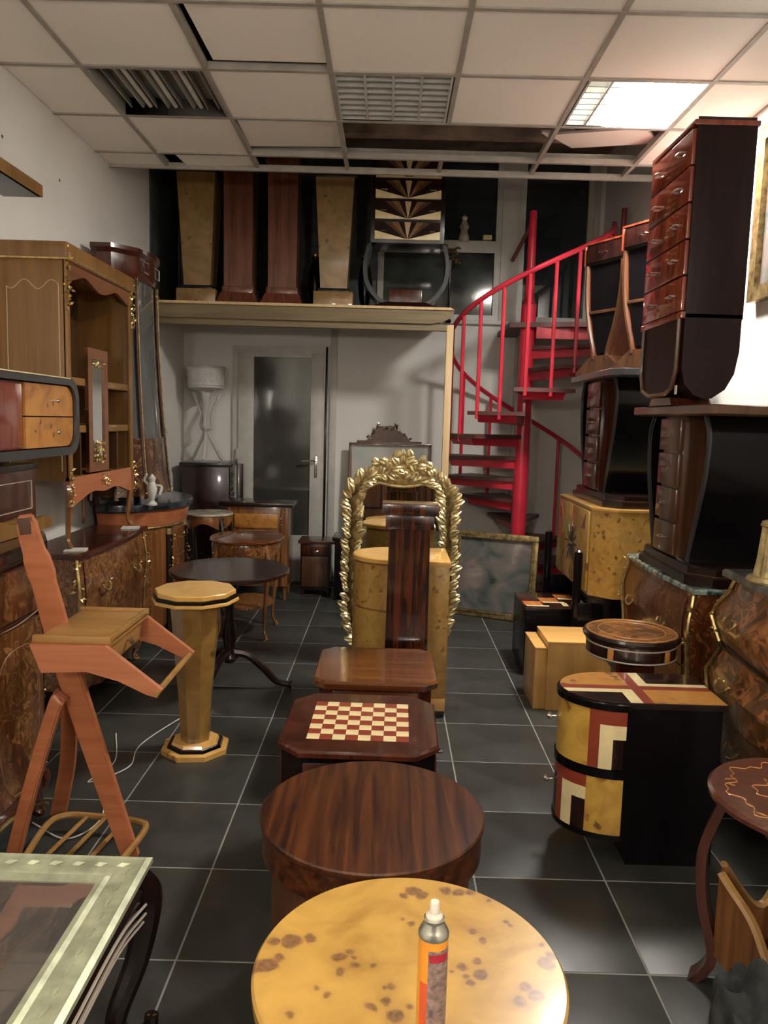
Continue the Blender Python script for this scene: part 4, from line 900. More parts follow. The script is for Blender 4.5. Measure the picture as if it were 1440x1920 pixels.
# near-left marquetry cabinet
t = thing('marquetry_cabinet', 'tall marquetry cabinet with gilt corner mounts at the left edge beside the valet stand', 'cabinet', (-1.58, 2.36, 0), PI/2)
w_ = 0.47
b = BM(); loft(b, [[(-w_+0.02, -0.24, z), (-w_+0.06, -0.28-q, z), (0, -0.30-q, z), (w_-0.06, -0.28-q, z), (w_-0.02, -0.24, z), (w_-0.02, 0.24, z), (-w_+0.02, 0.24, z)] for z, q in ((0.16, 0.0), (0.4, 0.012), (0.75, 0.012), (0.95, 0.0), (1.03, 0.008))]); obj('body', b, 'mahogany', t)
b = BM(); loft(b, [[(-w_-0.02, -0.26, z), (-w_+0.04, -0.32-q, z), (0, -0.34-q, z), (w_-0.04, -0.32-q, z), (w_+0.12, -0.24-q, z), (w_+0.12, 0.24, z), (-w_-0.02, 0.24, z)] for z, q in ((1.03, 0), (1.04, 0.01), (1.07, 0.01), (1.08, 0))]); obj('top', b, 'mahogany_dark', t)
for x0_, x1_ in ((-w_+0.08, -0.01), (0.01, w_-0.08)):
    d = bx('door', 'marq_brown', t, x0_, x1_, -0.322, -0.300, 0.20, 0.80, 0.004)
    b = BM(); cxm = (x0_+x1_)/2; hw = (x1_-x0_)/2-0.02
    tube(b, [(cxm+hw*math.cos(a)*abs(math.cos(a))**-0.35*0.9 if abs(math.cos(a)) > 1e-3 else cxm, -0.3225, 0.50+0.26*math.sin(a)+0.03*math.cos(2*a)) for a in [2*PI*k/28 for k in range(29)]], 0.0018, 4); obj('inlay_line', b, 'beige_dull', d)
    d = bx('drawer', 'marq_red', t, x0_, x1_, -0.322, -0.300, 0.83, 1.0, 0.004)
    b = BM(); tube(b, bez([(x0_, -0.323, 0.815), (cxm, -0.323, 0.81), (x1_, -0.323, 0.83)], 5), 0.003, 5); obj('inlay_line', b, 'beige_dull', d)
for s in (-1, 1):
    b = BM(); tube(b, [(s*(w_-0.035), -0.275, 0.14), (s*(w_-0.035), -0.275, 1.03)], 0.028, 8); pl_ = obj('corner_post', b, 'mahogany', t)
    b = BM(); mounts(b, line((s*(w_-0.012), -0.29, 1.0), (s*(w_-0.012), -0.29, 0.62), 20), 0.032, 70+s, 3); mounts(b, line((s*(w_-0.012), -0.29, 0.60), (s*(w_-0.012), -0.29, 0.2), 18), 0.012, 72+s, 2); obj('gilt_mount', b, 'gilt', pl_)
    b = BM(); pts = cabriole(b, s*(w_-0.05), -0.26, 0, 0.18, s*0.6, -0.7, 0.028, 0.04); lg = obj('leg', b, 'mahogany', t)
    b = BM(); mounts(b, pts[-6:], 0.03, 75, 2); obj('sabot', b, 'gilt', lg)
    b = BM(); box(b, s*(w_-0.05)-0.02, s*(w_-0.05)+0.02, 0.19, 0.23, 0, 0.17); obj('leg', b, 'mahogany', t)
b = BM(); rings = []
for i in range(21):
    u = -1+2*i/20; zz_ = 0.05+0.09*(1-abs(u)**2.5); rings.append([(u*(w_-0.06), -0.298, 0.175), (u*(w_-0.06), -0.302, zz_), (u*(w_-0.06), -0.28, zz_), (u*(w_-0.06), -0.28, 0.175)])
loft(b, rings); obj('apron', b, 'mahogany', t)
b = BM(); tube(b, [(u*(w_-0.05), -0.308, 0.05+0.09*(1-abs(u)**2.5)) for u in [-1+2*i/20 for i in range(21)]], 0.009, 6); obj('apron_line', b, 'gilt_dull', t)

# things standing on that cabinet
t = thing('dark_chest', 'dark low chest with a fine inlaid line under the curved lacquer cabinet', 'chest', (-1.66, 2.85, 1.082), PI/2)
bx('body', 'mahogany', t, -0.66, 0.42, -0.15, 0.15, 0.0, 0.215); b = BM(); line_rect(b, -0.05, 0.38, 0.05, 0.17, -0.152, 0.003, 0.002); obj('inlay_line', b, 'pale_line', t)
bx('lid', 'mahogany_dark', t, -0.67, 0.43, -0.16, 0.15, 0.215, 0.24)
t = thing('table_apron', 'honey coloured curved table frame lying on the marquetry cabinet', 'table frame', (-1.42, 2.60, 1.082), PI/2)
b = BM(); prism(b, [(-0.42, 0.0), (0.46, 0.0), (0.47, 0.035), (0.40, 0.05), (0.22, 0.042), (0.12, 0.05), (0.03, 0.075), (-0.05, 0.055), (-0.2, 0.03), (-0.42, 0.02)], -0.07, -0.045, 'y'); obj('front_rail', b, 'honey', t)
b = BM(); prism(b, [(-0.42, 0.0), (0.40, 0.0), (0.40, 0.03), (-0.42, 0.03)], 0.04, 0.06, 'y'); obj('back_rail', b, 'honey', t)
bx('side_rail', 'honey', t, 0.40, 0.43, -0.045, 0.06, 0.0, 0.035)
bx('side_rail', 'honey', t, -0.42, -0.39, -0.045, 0.04, 0.0, 0.03)
o = tag(bx('burl_block', 'burl_orange', None, -1.62, -1.46, 2.24, 2.42, 1.322, 1.348), 'small burl block under the curved lacquer cabinet', 'block')
# curved lacquer cabinet
t = thing('lacquer_cabinet', 'charcoal lacquer cabinet with rounded corners and two burl drawers at the left edge', 'cabinet', (-1.62, 2.98, 1.35), PI/2)
b = BM(); o_, i_ = rrect(-0.62, 0.60, 0.0, 0.345, 0.10, 6), rrect(-0.58, 0.565, 0.035, 0.31, 0.075, 6); n = len(o_)
va = [[b.verts.new((x, y, z)) for x, z in src] for src, y in ((o_, 0.18), (o_, -0.18), (i_, -0.18), (i_, 0.18))]
for r0, r1 in zip(va, va[1:]+va[:1]):
    for k in range(n): j = (k+1) % n; b.faces.new((r0[k], r0[j], r1[j], r1[k]))
obj('shell', b, 'charcoal_edge', t)
bx('back_panel', 'red_mahogany', t, -0.57, 0.555, 0.10, 0.17, 0.036, 0.309)
bx('filler', 'red_mahogany', t, -0.575, 0.095, -0.155, 0.10, 0.038, 0.307, 0.003, label='reddish panel beside the drawers')
bx('top_line', 'cream_inlay', t, -0.5, 0.5, -0.185, -0.178, 0.338, 0.343, 0.001)
for k, (z0_, z1_) in enumerate(((0.172, 0.305), (0.04, 0.167))):
    b = BM(); r_ = 0.07; pl = [(0.10, z0_), (0.56-(r_ if k else 0), z0_)]
    if k: pl += [(0.56-r_+r_*math.cos(a), z0_+r_+r_*math.sin(a)) for a in [-PI/2+PI/2*q/5 for q in range(1, 6)]]+[(0.56, z1_), (0.10, z1_)]
    else: pl = [(0.10, z0_), (0.56, z0_)]+[(0.56-r_+r_*math.cos(a), z1_-r_+r_*math.sin(a)) for a in [PI/2*q/5 for q in range(0, 6)]]+[(0.10, z1_)]
    prism(b, pl, -0.165, 0.09, 'y'); d = obj('drawer', b, 'burl_orange', t); knob(d, 0.36, -0.165, (z0_+z1_)/2, s=1.1)
# wall shelf top left
o = BM(); box(o, 0, 0.40, -1.1, 0.0, 0.0, 0.012); o = obj('underside', o, 'black_lacquer')
t = thing('wall_shelf', 'honey wood wall shelf with a dark underside high on the left wall', 'shelf', (-1.83, 3.70, 2.53), 0)
o.parent = t; o.scale = (0.46, 1, 1)
bx('front_edge', 'honey', t, 0.165, 0.185, -1.1, 0.0, 0.0, 0.055); bx('end_edge', 'honey', t, 0.0, 0.185, 0.0, 0.015, 0.0, 0.055); bx('board', 'honey', t, 0.0, 0.165, -1.1, 0.0, 0.03, 0.055)

# ------------------------------------------------------------------ valet stand
t = thing('valet_stand', 'orange brown wooden valet stand with a drawer tray and slatted foot rack', 'valet stand', (0, 0, 0))
def board(pts, th, wd, nm, mat='orange_wood', par=None):
    """flat board following pts in the x-z plane; wd(u) width in plane, th thickness in y"""
    P2 = [Vector(p) for p in pts]; m = len(P2); rings = []
    for i, p in enumerate(P2):
        tn = (P2[min(i+1, m-1)]-P2[max(i-1, 0)]).normalized(); nn = Vector((tn.z, 0, -tn.x)).normalized(); wv = wd(i/(m-1))/2
        q = [p+nn*wv+Vector((0, -th/2, 0)), p+nn*wv+Vector((0, th/2, 0)), p-nn*wv+Vector((0, th/2, 0)), p-nn*wv+Vector((0, -th/2, 0))]
        rings.append([tuple(v) for v in q])
    b = BM(); loft(b, rings); bmesh.ops.recalc_face_normals(b, faces=b.faces[:]); bmesh.ops.bevel(b, geom=[e for e in b.edges if len(e.link_faces) == 2 and e.calc_face_angle(0) > 0.8], offset=0.005, segments=2, affect='EDGES')
    return obj(nm, b, mat, par or t)
board(bez([(-0.86, 2.52, 0.0), (-0.93, 2.52, 0.22), (-1.01, 2.52, 0.48), (-1.07, 2.52, 0.68), (-1.115, 2.52, 0.86), (-1.15, 2.52, 1.0), (-1.185, 2.52, 1.12), (-1.20, 2.52, 1.20)], 5), 0.03, lambda u: (0.058+0.024*math.sin(PI*u)+(0.012 if 0.70 < u < 0.8 else 0))*(1 if u < 0.95 else 0.78), 'upright')
board([(-1.192, 2.52, 1.13), (-1.196, 2.52, 1.165), (-1.20, 2.52, 1.195)], 0.034, lambda u: 0.052-0.01*abs(u-0.5), 'dark_cap', 'brown_wood')  # darker brown cap at the top end of the upright
board(bez([(-1.245, 2.44, 0.0), (-1.17, 2.44, 0.28), (-1.09, 2.46, 0.56), (-1.07, 2.47, 0.60)], 5), 0.035, lambda u: 0.045, 'rear_leg')
board(bez([(-1.23, 2.78, 0.0), (-1.17, 2.74, 0.24), (-1.11, 2.62, 0.50), (-1.07, 2.53, 0.60)], 5), 0.03, lambda u: 0.055, 'rear_leg')
# tray
b = BM(); box(b, -1.09, -0.85, 2.325, 2.70, 0.815, 0.835, 0.004); obj('tray_top', b, 'orange_wood_top', t)
b = BM(); box(b, -1.095, -0.85, 2.32, 2.34, 0.825, 0.848, 0.003); box(b, -0.866, -0.85, 2.34, 2.69, 0.825, 0.846, 0.003); box(b, -1.095, -0.85, 2.69, 2.71, 0.825, 0.846, 0.003); obj('tray_lip', b, 'orange_wood_top', t)
arm = [(-1.095, 0.825), (-1.06, 0.735), (-0.92, 0.742), (-0.82, 0.715), (-0.735, 0.675), (-0.70, 0.665), (-0.685, 0.69), (-0.86, 0.825)]
for y in (2.300, 2.690): b = BM(); prism(b, arm, y, y+0.02, 'y'); obj('tray_side', b, 'orange_wood', t)
b = BM(); tube(b, [(-0.70, 2.29, 0.682), (-0.70, 2.72, 0.682)], 0.010, 8); obj('trouser_rail', b, 'orange_wood_top', t)
d = bx('drawer', 'orange_wood_top', t, -1.06, -0.87, 2.345, 2.685, 0.745, 0.812, 0.003); b = BM(); lathe(b, [(0.004, 0), (0.004, 0.012), (0.012, 0.015), (0.012, 0.022), (0.004, 0.026)], 12); b.transform(Matrix.Rotation(PI/2, 4, 'Y')); b.transform(Matrix.Translation((-0.868, 2.52, 0.78))); obj('knob', b, 'gilt_dull', d)
# rack
b = BM(); tube(b, bez([(-1.18, 2.40, 0.055), (-1.20, 2.62, 0.055), (-1.16, 2.69, 0.055), (-1.05, 2.69, 0.055), (-0.88, 2.66, 0.055), (-0.84, 2.60, 0.055), (-0.86, 2.38, 0.055)], 5), 0.012, 8); obj('rack_frame', b, 'orange_wood_top', t)
for x in (-1.10, -1.03, -0.95): b = BM(); tube(b, [(x-0.02, 2.38, 0.055), (x+0.02, 2.68, 0.055)], 0.008, 6); obj('rack_slat', b, 'orange_wood_top', t)
b = BM(); tube(b, [(-1.22, 2.40, 0.055), (-0.86, 2.40, 0.055)], 0.012, 8); obj('rack_bar', b, 'orange_wood_top', t)

# ------------------------------------------------------------------ glass coffee table
t = thing('glass_table', 'coffee table with a pale green gilded frame and glass top in the near left corner', 'coffee table', (-1.02, 1.26, 0))
CX, CY, H_ = 0.475, 0.49, 0.475
b = BM()
def rimring(hx, hy, z): return [(-hx, -hy, z), (hx, -hy, z), (hx, hy, z), (-hx, hy, z)]
rr_ = [rimring(CX-0.10, CY-0.10, H_-0.02), rimring(CX-0.10, CY-0.10, H_-0.006), rimring(CX-0.085, CY-0.085, H_), rimring(CX-0.075, CY-0.075, H_-0.005), rimring(CX-0.065, CY-0.065, H_), rimring(CX-0.02, CY-0.02, H_), rimring(CX-0.012, CY-0.012, H_+0.004), rimring(CX, CY, H_-0.002), rimring(CX, CY, H_-0.014), rimring(CX-0.02, CY-0.02, H_-0.03)]
loft(b, rr_+[rr_[0]], cap=False); obj('frame', b, 'pale_green_gilt', t)
b = BM()
for k in range(16):
    for s in (-1, 1):
        u = -0.40+0.8*k/15
        leaf(b, (u, s*(CY-0.045), H_), (1, 0.2, 0.1), 0.035, 0.4); leaf(b, (s*(CX-0.045), u, H_), (0.2, 1, 0.1), 0.035, 0.4)
obj('frame_relief', b, 'pale_green_gilt', t)
bx('glass_top', 'table_glass', t, -CX+0.095, CX-0.095, -CY+0.095, CY-0.095, H_-0.016, H_-0.008, 0.002)
bx('lower_tray', 'marq_red', t, -CX+0.10, CX-0.10, -CY+0.10, CY-0.10, H_-0.15, H_-0.13)
for s in (-1, 1):
    b = BM(); rings = []
    for i in range(25):
        u = -1+2*i/24; lo = H_-0.03-0.055-0.05*math.cos(PI*u)*0.0-0.05*abs(u)**2
        rings.append([(s*(CX-0.025), u*(CY-0.03), H_-0.025), (s*(CX-0.005), u*(CY-0.03), H_-0.05), (s*(CX-0.012), u*(CY-0.03), lo), (s*(CX-0.04), u*(CY-0.03), lo), (s*(CX-0.045), u*(CY-0.03), H_-0.025)])
    loft(b, rings); obj('apron', b, 'dark_lacquer', t)
    b = BM(); rings = []
    for i in range(25):
        u = -1+2*i/24; lo = H_-0.085-0.05*abs(u)**2
        rings.append([(u*(CX-0.03), s*(CY-0.025), H_-0.025), (u*(CX-0.03), s*(CY-0.005), H_-0.05), (u*(CX-0.03), s*(CY-0.012), lo), (u*(CX-0.03), s*(CY-0.04), lo), (u*(CX-0.03), s*(CY-0.045), H_-0.025)])
    loft(b, rings); obj('apron', b, 'dark_lacquer', t)
    for dz, dx in ((0.035, 0.001), (0.058, 0.0), (0.080, -0.006)):
        b = BM(); tube(b, bez([(s*(CX+dx), -CY+0.06, H_-dz-0.05), (s*(CX+dx+0.004), -CY*0.5, H_-dz), (s*(CX+dx+0.004), 0, H_-dz+0.004), (s*(CX+dx+0.004), CY*0.5, H_-dz), (s*(CX+dx), CY-0.06, H_-dz-0.05)], 6), 0.0035, 5); obj('gilt_line', b, 'pale_line', t)
    for q in (-1, 1):
        b = BM(); x, y = s*(CX-0.04), q*(CY-0.04)
        pts = bez([(x, y, H_-0.03), (x+s*0.03, y+q*0.03, H_-0.10), (x+s*0.012, y+q*0.012, 0.24), (x-s*0.03, y-q*0.03, 0.10), (x-s*0.005, y-q*0.005, 0.035), (x+s*0.03, y+q*0.03, 0.03), (x+s*0.035, y+q*0.035, 0.06)], 6)
        tube(b, pts, lambda u: 0.036*(1-0.62*min(1, u*1.25))+0.004, 10); lg = obj('leg', b, 'dark_lacquer', t)
        b = BM(); tube(b, [p+Vector((s*0.02, q*0.02, 0.012)) for p in pts[2:16]], 0.004, 5); mounts(b, [pts[-1], pts[-2]], 0.02, 3, 2); obj('gilt_line', b, 'gilt_dull', lg)
# re-base the valet stand
vl = [o for o in bpy.data.objects if o.name == 'valet_stand'][0]; vl.location = (-1.03, 2.5, 0)
for c in vl.children: c.location = Vector(c.location) - Vector((-1.03, 2.5, 0))

# ================================================================== CENTRE
SPOTS = [(-0.236, 0.066, 0.0179), (-0.2, 0.076, 0.0119), (-0.268, 0.065, 0.0085), (-0.274, -0.001, 0.0178), (-0.294, -0.012, 0.0085), (-0.256, 0.019, 0.0085), (-0.135, 0.027, 0.0111), (-0.103, 0.002, 0.0076), (-0.132, -0.016, 0.0068), (-0.117, 0.04, 0.0051), (-0.111, 0.025, 0.0034), (-0.152, -0.072, 0.0068), (-0.213, -0.126, 0.0059), (-0.069, 0.004, 0.0034), (-0.069, -0.103, 0.0077), (-0.043, -0.086, 0.0059), (-0.029, -0.12, 0.0127), (-0.005, -0.097, 0.006), (-0.036, -0.052, 0.0042), (-0.046, -0.054, 0.0034), (0.015, 0.246, 0.0162), (0.033, 0.233, 0.0136), (-0.007, 0.226, 0.0085), (0.087, 0.25, 0.0119), (0.117, 0.245, 0.0119), (0.141, 0.248, 0.0102), (0.008, 0.13, 0.0068), (0.133, 0.116, 0.0068), (0.151, 0.084, 0.0068), (0.102, 0.011, 0.0085), (0.131, 0.029, 0.0076), (0.134, -0.012, 0.0119), (0.114, -0.034, 0.006), (0.106, -0.019, 0.0051), (0.206, 0.15, 0.0051), (0.213, 0.137, 0.0042), (0.179, 0.221, 0.0051), (0.269, 0.027, 0.0153), (0.283, 0.048, 0.0111), (0.232, -0.058, 0.0136), (0.199, -0.077, 0.0094), (0.216, -0.039, 0.0085), (0.269, 0.081, 0.0034), (-0.176, -0.056, 0.0026), (-0.01, 0.148, 0.0025), (0.081, -0.003, 0.0026)]
spot_mat('burl_table_top', SPOTS, (0.60, 0.35, 0.08), (0.46, 0.245, 0.05), (0.13, 0.060, 0.032))
t = thing('burl_table', 'round yellow burl coffee table with dark eyes in the foreground', 'coffee table', (0.067, 1.36, 0))
obj('top', lathe(BM(), [(0.290, 0.462), (0.297, 0.466), (0.299, 0.494), (0.294, 0.50)], 96), 'burl_table_top', t)
obj('apron', lathe(BM(), [(0.268, 0.38), (0.270, 0.462)], 64), 'dark_lacquer', t)
for k in range(4):
    a = PI/4+PI/2*k; b = BM(); box(b, 0.19, 0.262, -0.05, 0.05, 0.03, 0.382, 0.004); b.transform(Matrix.Rotation(a, 4, 'Z')); obj('leg', b, 'burl_yellow', t)
obj('base', lathe(BM(), [(0.25, 0), (0.25, 0.025), (0.245, 0.03)], 48), 'dark_lacquer', t)
# spray can
t = thing('spray_can', 'orange aerosol can with a white nozzle standing on the yellow burl table', 'spray can', (0.092, 1.125, 0.50))
obj('can_body', lathe(BM(), [(0.0225, 0.0), (0.0235, 0.004), (0.0235, 0.236), (0.0225, 0.242)], 40), 'can_orange', t)
def wrap(r0, a0, a1, z0, z1, n=12):
    b = BM(); q = [(r0*math.cos(a0+(a1-a0)*i/n), r0*math.sin(a0+(a1-a0)*i/n)) for i in range(n+1)]+[(r0*0.985*math.cos(a1+(a0-a1)*i/n), r0*0.985*math.sin(a1+(a0-a1)*i/n)) for i in range(n+1)]
    return prism(b, q, z0, z1)
obj('label_panel', wrap(0.0238, -1.95, -0.1, 0.01, 0.226), 'can_label', t)
obj('red_panel', wrap(0.0239, -2.55, -1.96, 0.045, 0.170), 'can_red', t)
obj('red_mark', wrap(0.0241, -1.85, -0.5, 0.207, 0.220), 'can_redmark', t)
obj('red_line', wrap(0.0241, -1.9, -0.4, 0.058, 0.060), 'can_redmark', t)
obj('shoulder', lathe(BM(), [(0.0245, 0.240), (0.0245, 0.245), (0.021, 0.252), (0.016, 0.262), (0.0155, 0.266), (0.0165, 0.268), (0.014, 0.270)], 32), 'tin', t)
obj('nozzle', lathe(BM(), [(0.0135, 0.266), (0.0135, 0.272), (0.008, 0.276), (0.0078, 0.292), (0.0065, 0.295)], 24), 'white_plastic', t)

t = thing('walnut_table', 'round dark striped walnut coffee table behind the yellow burl table', 'coffee table', (-0.017, 1.962, 0))
obj('top', lathe(BM(), [(0.298, 0.482), (0.300, 0.486), (0.300, 0.496), (0.296, 0.50)], 96), 'walnut', t)
obj('apron', lathe(BM(), [(0.29, 0.40), (0.294, 0.404), (0.294, 0.482)], 72), 'walnut', t)
for k in range(4):
    a = PI/4+PI/2*k; b = BM(); box(b, 0.245, 0.282, -0.07, 0.07, 0.02, 0.42, 0.003); b.transform(Matrix.Rotation(a, 4, 'Z')); obj('leg', b, 'brown_wood', t)
obj('base', lathe(BM(), [(0.285, 0), (0.285, 0.02), (0.28, 0.024)], 56), 'dark_lacquer', t)

# chess table
t = thing('chess_table', 'dark games table with an inlaid chessboard top and clipped corners', 'games table', (-0.07, 2.575, 0), -0.015)
def clipbox(bm, x0, x1, y0, y1, c, levels):
    return loft(bm, [[(x, y, z) for x, y in clipped(x0+i_, x1-i_, y0+i_, y1-i_, c)] for z, i_ in levels])
obj('top', clipbox(BM(), -0.262, 0.262, -0.265, 0.265, 0.075, [(0.475, 0.004), (0.479, 0), (0.493, 0), (0.50, 0.006)]), 'mahogany', t)
obj('body', clipbox(BM(), -0.25, 0.25, -0.252, 0.252, 0.072, [(0.05, 0), (0.475, 0)]), 'black_lacquer', t)
bx('front_panel', 'mahogany', t, -0.172, 0.172, -0.258, -0.25, 0.07, 0.455, 0.002); bx('back_panel', 'mahogany', t, -0.172, 0.172, 0.25, 0.258, 0.07, 0.455, 0.002)
for s in (-1, 1): x0, x1 = sorted((s*0.25, s*0.257)); d = bx('drawer', 'mahogany', t, x0, x1, -0.17, 0.17, 0.33, 0.455, 0.002)
k_ = knob(d, 0.257, 0.0, 0.40, rot=PI/2, s=1.2)
obj('plinth', clipbox(BM(), -0.235, 0.235, -0.238, 0.238, 0.07, [(0, 0), (0.05, 0)]), 'dark_lacquer', t)
sq_l = mesh_from('square', box(BM(), -0.0209, 0.0209, -0.0207, 0.0207, 0, 0.0012), 'cream_inlay'); sq_d = mesh_from('square', box(BM(), -0.0209, 0.0209, -0.0207, 0.0207, 0, 0.0012), 'red_inlay')
for i in range(8):
    for j in range(8):
        obj('square', sq_l if (i+j) % 2 == 0 else sq_d, '', t, loc=(-0.1475+0.0422*i-0.004, -0.145+0.0418*j, 0.4998))

# octagonal striped table
t = thing('clipped_table', 'low glossy striped rosewood table with clipped corners behind the chess table', 'coffee table', (-0.03, 3.37, 0))
obj('top', clipbox(BM(), -0.268, 0.268, -0.262, 0.25, 0.055, [(0.41, 0.012), (0.415, 0.004), (0.44, 0), (0.45, 0.008)]), 'rosewood_x', t)
obj('body', clipbox(BM(), -0.24, 0.24, -0.235, 0.225, 0.05, [(0.06, 0), (0.41, 0)]), 'mahogany', t)
bx('drawer', 'rosewood_x', t, -0.18, 0.18, -0.242, -0.234, 0.24, 0.40, 0.002)
obj('plinth', clipbox(BM(), -0.225, 0.225, -0.22, 0.21, 0.05, [(0, 0), (0.06, 0)]), 'dark_lacquer', t)

# tall dark pedestal
t = thing('pedestal', 'tall dark striped pedestal with a square cap in front of the burl drum cabinet', 'pedestal', (0.112, 3.76, 0))
b = BM(); loft(b, [[(s*wv, q*wv*0.55, z) for s, q in ((-1,-1),(1,-1),(1,1),(-1,1))] for z, wv in ((0.06, 0.108), (1.02, 0.100))]); obj('shaft', b, 'macassar', t)
bx('cap', 'macassar', t, -0.137, 0.137, -0.09, 0.09, 1.09, 1.145, 0.004)
bx('neck', 'macassar', t, -0.118, 0.118, -0.075, 0.075, 1.02, 1.09, 0.004)
bx('plinth', 'macassar', t, -0.13, 0.13, -0.085, 0.085, 0, 0.06, 0.003)

# burl drum cabinet
t = thing('drum_cabinet', 'yellow burl cabinet with a rounded front and three curved drawers behind the tall dark pedestal', 'cabinet', (0.08, 4.12, 0))
def dplan(i_=0.0):
    return [(-0.02+ (0.235-i_)*math.cos(a), 0.0+(0.20-i_)*math.sin(a)) for a in [PI/2+PI*k/24 for k in range(25)]] + [(0.14-i_, -0.20+i_), (0.14-i_, 0.20-i_)]
b = BM(); prism(b, dplan(0.012), 0.05, 0.80); obj('body', b, 'burl_dim', t)
for k in range(3):
    b = BM(); z0 = 0.06+0.247*k; loft(b, [[(x, y, z) for x, y in dplan(i_)] for z, i_ in ((z0, 0.006), (z0+0.004, 0), (z0+0.234, 0), (z0+0.238, 0.006))]); obj('drawer', b, 'burl_fine', t)
b = BM(); loft(b, [[(x, y, z) for x, y in dplan(i_)] for z, i_ in ((0.80, 0.0), (0.804, -0.006), (0.824, -0.006), (0.83, 0.0))]); obj('top', b, 'burl_bright', t)
b = BM(); prism(b, dplan(0.03), 0.0, 0.05); obj('plinth', b, 'black_lacquer', t)
bx('side_panel', 'burl_fine', t, 0.14, 0.252, -0.23, 0.20, 0.05, 0.80, 0.003)
bx('side_top', 'burl_bright', t, 0.14, 0.256, -0.234, 0.205, 0.80, 0.83, 0.003)
bx('side_foot', 'light_wood', t, 0.142, 0.250, -0.235, -0.20, 0.035, 0.10, 0.002)
bx('side_foot', 'dark_lacquer', t, 0.142, 0.250, -0.225, 0.20, 0.0, 0.05, 0.002)

# ================================================================== RIGHT SIDE
# stepped inlay cabinet
t = thing('inlay_cabinet', 'low black cabinet with orange and cream stepped inlay on its top', 'cabinet', (1.045, 4.80, 0))
bx('body', 'black_lacquer', t, -0.18, 0.19, -0.19, 0.24, 0.03, 0.42, 0.004); bx('plinth', 'dark_lacquer', t, -0.16, 0.17, -0.17, 0.22, 0, 0.03)
bx('top', 'mahogany_dark', t, -0.185, 0.195, -0.195, 0.245, 0.42, 0.432, 0.003)
def flatpoly(par, nm, mat, pts, z, th=0.0015):
    b = BM(); prism(b, pts, z, z+th); return obj(nm, b, mat, par)
for k in range(3):
    x0 = -0.175+0.118*k; y0 = -0.125+0.105*k
    flatpoly(t, 'orange_inlay', 'orange_block', [(x0, y0), (x0+0.115, y0), (x0+0.115, y0+0.105), (x0, y0+0.105)], 0.4315)
    flatpoly(t, 'cream_line', 'cream_inlay', [(x0+0.008, y0-0.028), (x0+0.148, y0-0.028), (x0+0.148, y0-0.002), (x0+0.008, y0-0.002)], 0.4317)
    if k: flatpoly(t, 'cream_line', 'cream_inlay', [(x0+0.12, y0-0.11), (x0+0.155, y0-0.11), (x0+0.155, y0-0.028), (x0+0.12, y0-0.028)], 0.4317)
# two-step light wood block
t = thing('stepped_box', 'light honey wood two-step box on the floor in front of the stepped inlay cabinet', 'box', (1.06, 4.24, 0))
bx('body', 'light_wood_side', t, -0.17, 0.23, -0.20, 0.12, 0.0, 0.372, 0.003); bx('top', 'light_wood', t, -0.172, 0.232, -0.202, 0.122, 0.372, 0.384, 0.002)
bx('step', 'light_wood_side', t, -0.235, -0.17, -0.185, 0.13, 0.0, 0.335, 0.003); bx('step_top', 'light_wood', t, -0.237, -0.172, -0.187, 0.132, 0.335, 0.345, 0.002)

# deco bedside with rounded front facing left
t = thing('deco_cabinet', 'black bedside cabinet with a rounded front of burl, red and cream inlay', 'bedside cabinet', (0.93, 2.72, 0))
def bplan(i_=0.0, n=16): return [(-0.075+0.205*math.sin(-PI/2*0)*0+(-(0.205-i_)*math.cos(a)), (0.165-i_)*math.sin(a)) for a in [-PI/2+PI*k/n for k in range(n+1)]]+[(0.265-i_, 0.165-i_), (0.265-i_, -0.165+i_)]
b = BM(); prism(b, bplan(0.012), 0.10, 0.585); obj('body', b, 'black_lacquer', t)
b = BM(); prism(b, bplan(0.03)[:0]+[(-0.05, -0.15), (0.25, -0.15), (0.25, 0.15), (-0.05, 0.15)], 0.0, 0.10); obj('plinth', b, 'black_lacquer', t)
b = BM(); loft(b, [[(x, y, z) for x, y in bplan(i_)] for z, i_ in ((0.575, 0.006), (0.578, 0.0), (0.598, 0.0), (0.60, 0.002))]); obj('top', b, 'dark_lacquer', t)
def clip_poly(poly, xa, xb, ya, yb):
    def cut(ps, f):
        out = []
        for i in range(len(ps)):
            p, q = ps[i], ps[(i+1) % len(ps)]; fp, fq = f(p), f(q)
            if fp >= 0: out.append(p)
            if (fp >= 0) != (fq >= 0): s_ = fp/(fp-fq); out.append((p[0]+(q[0]-p[0])*s_, p[1]+(q[1]-p[1])*s_))
        return out
    for f in (lambda p: p[0]-xa, lambda p: xb-p[0], lambda p: p[1]-ya, lambda p: yb-p[1]): poly = cut(poly, f) or []
    return poly
TP = bplan(0.003, 30)
for nm, mt, (xa, xb, ya, yb), z in (('burl_inlay', 'burl_top_orange', (-0.3, -0.028, 0.012, 0.2), 0.5995), ('burl_inlay', 'burl_top_orange', (0.010, 0.3, -0.2, -0.026), 0.5995), ('red_band', 'red_inlay', (-0.3, 0.3, -0.026, 0.012), 0.5997), ('red_band', 'red_inlay', (-0.028, 0.010, -0.2, 0.2), 0.5999),
      ('cream_line', 'cream_inlay', (0.010, 0.3, 0.012, 0.042), 0.5996), ('cream_line', 'cream_inlay', (0.010, 0.048, 0.042, 0.2), 0.5996), ('dark_field', 'mahogany_dark', (0.048, 0.3, 0.042, 0.2), 0.5994),
      ('cream_line', 'cream_inlay', (-0.3, -0.028, -0.060, -0.026), 0.5996), ('cream_line', 'cream_inlay', (-0.072, -0.028, -0.2, -0.060), 0.5996), ('dark_field', 'mahogany_dark', (-0.3, -0.072, -0.2, -0.060), 0.5994)):
    pl = clip_poly(TP, xa, xb, ya, yb)
    if len(pl) > 2: flatpoly(t, nm, mt, pl, z, 0.0012)
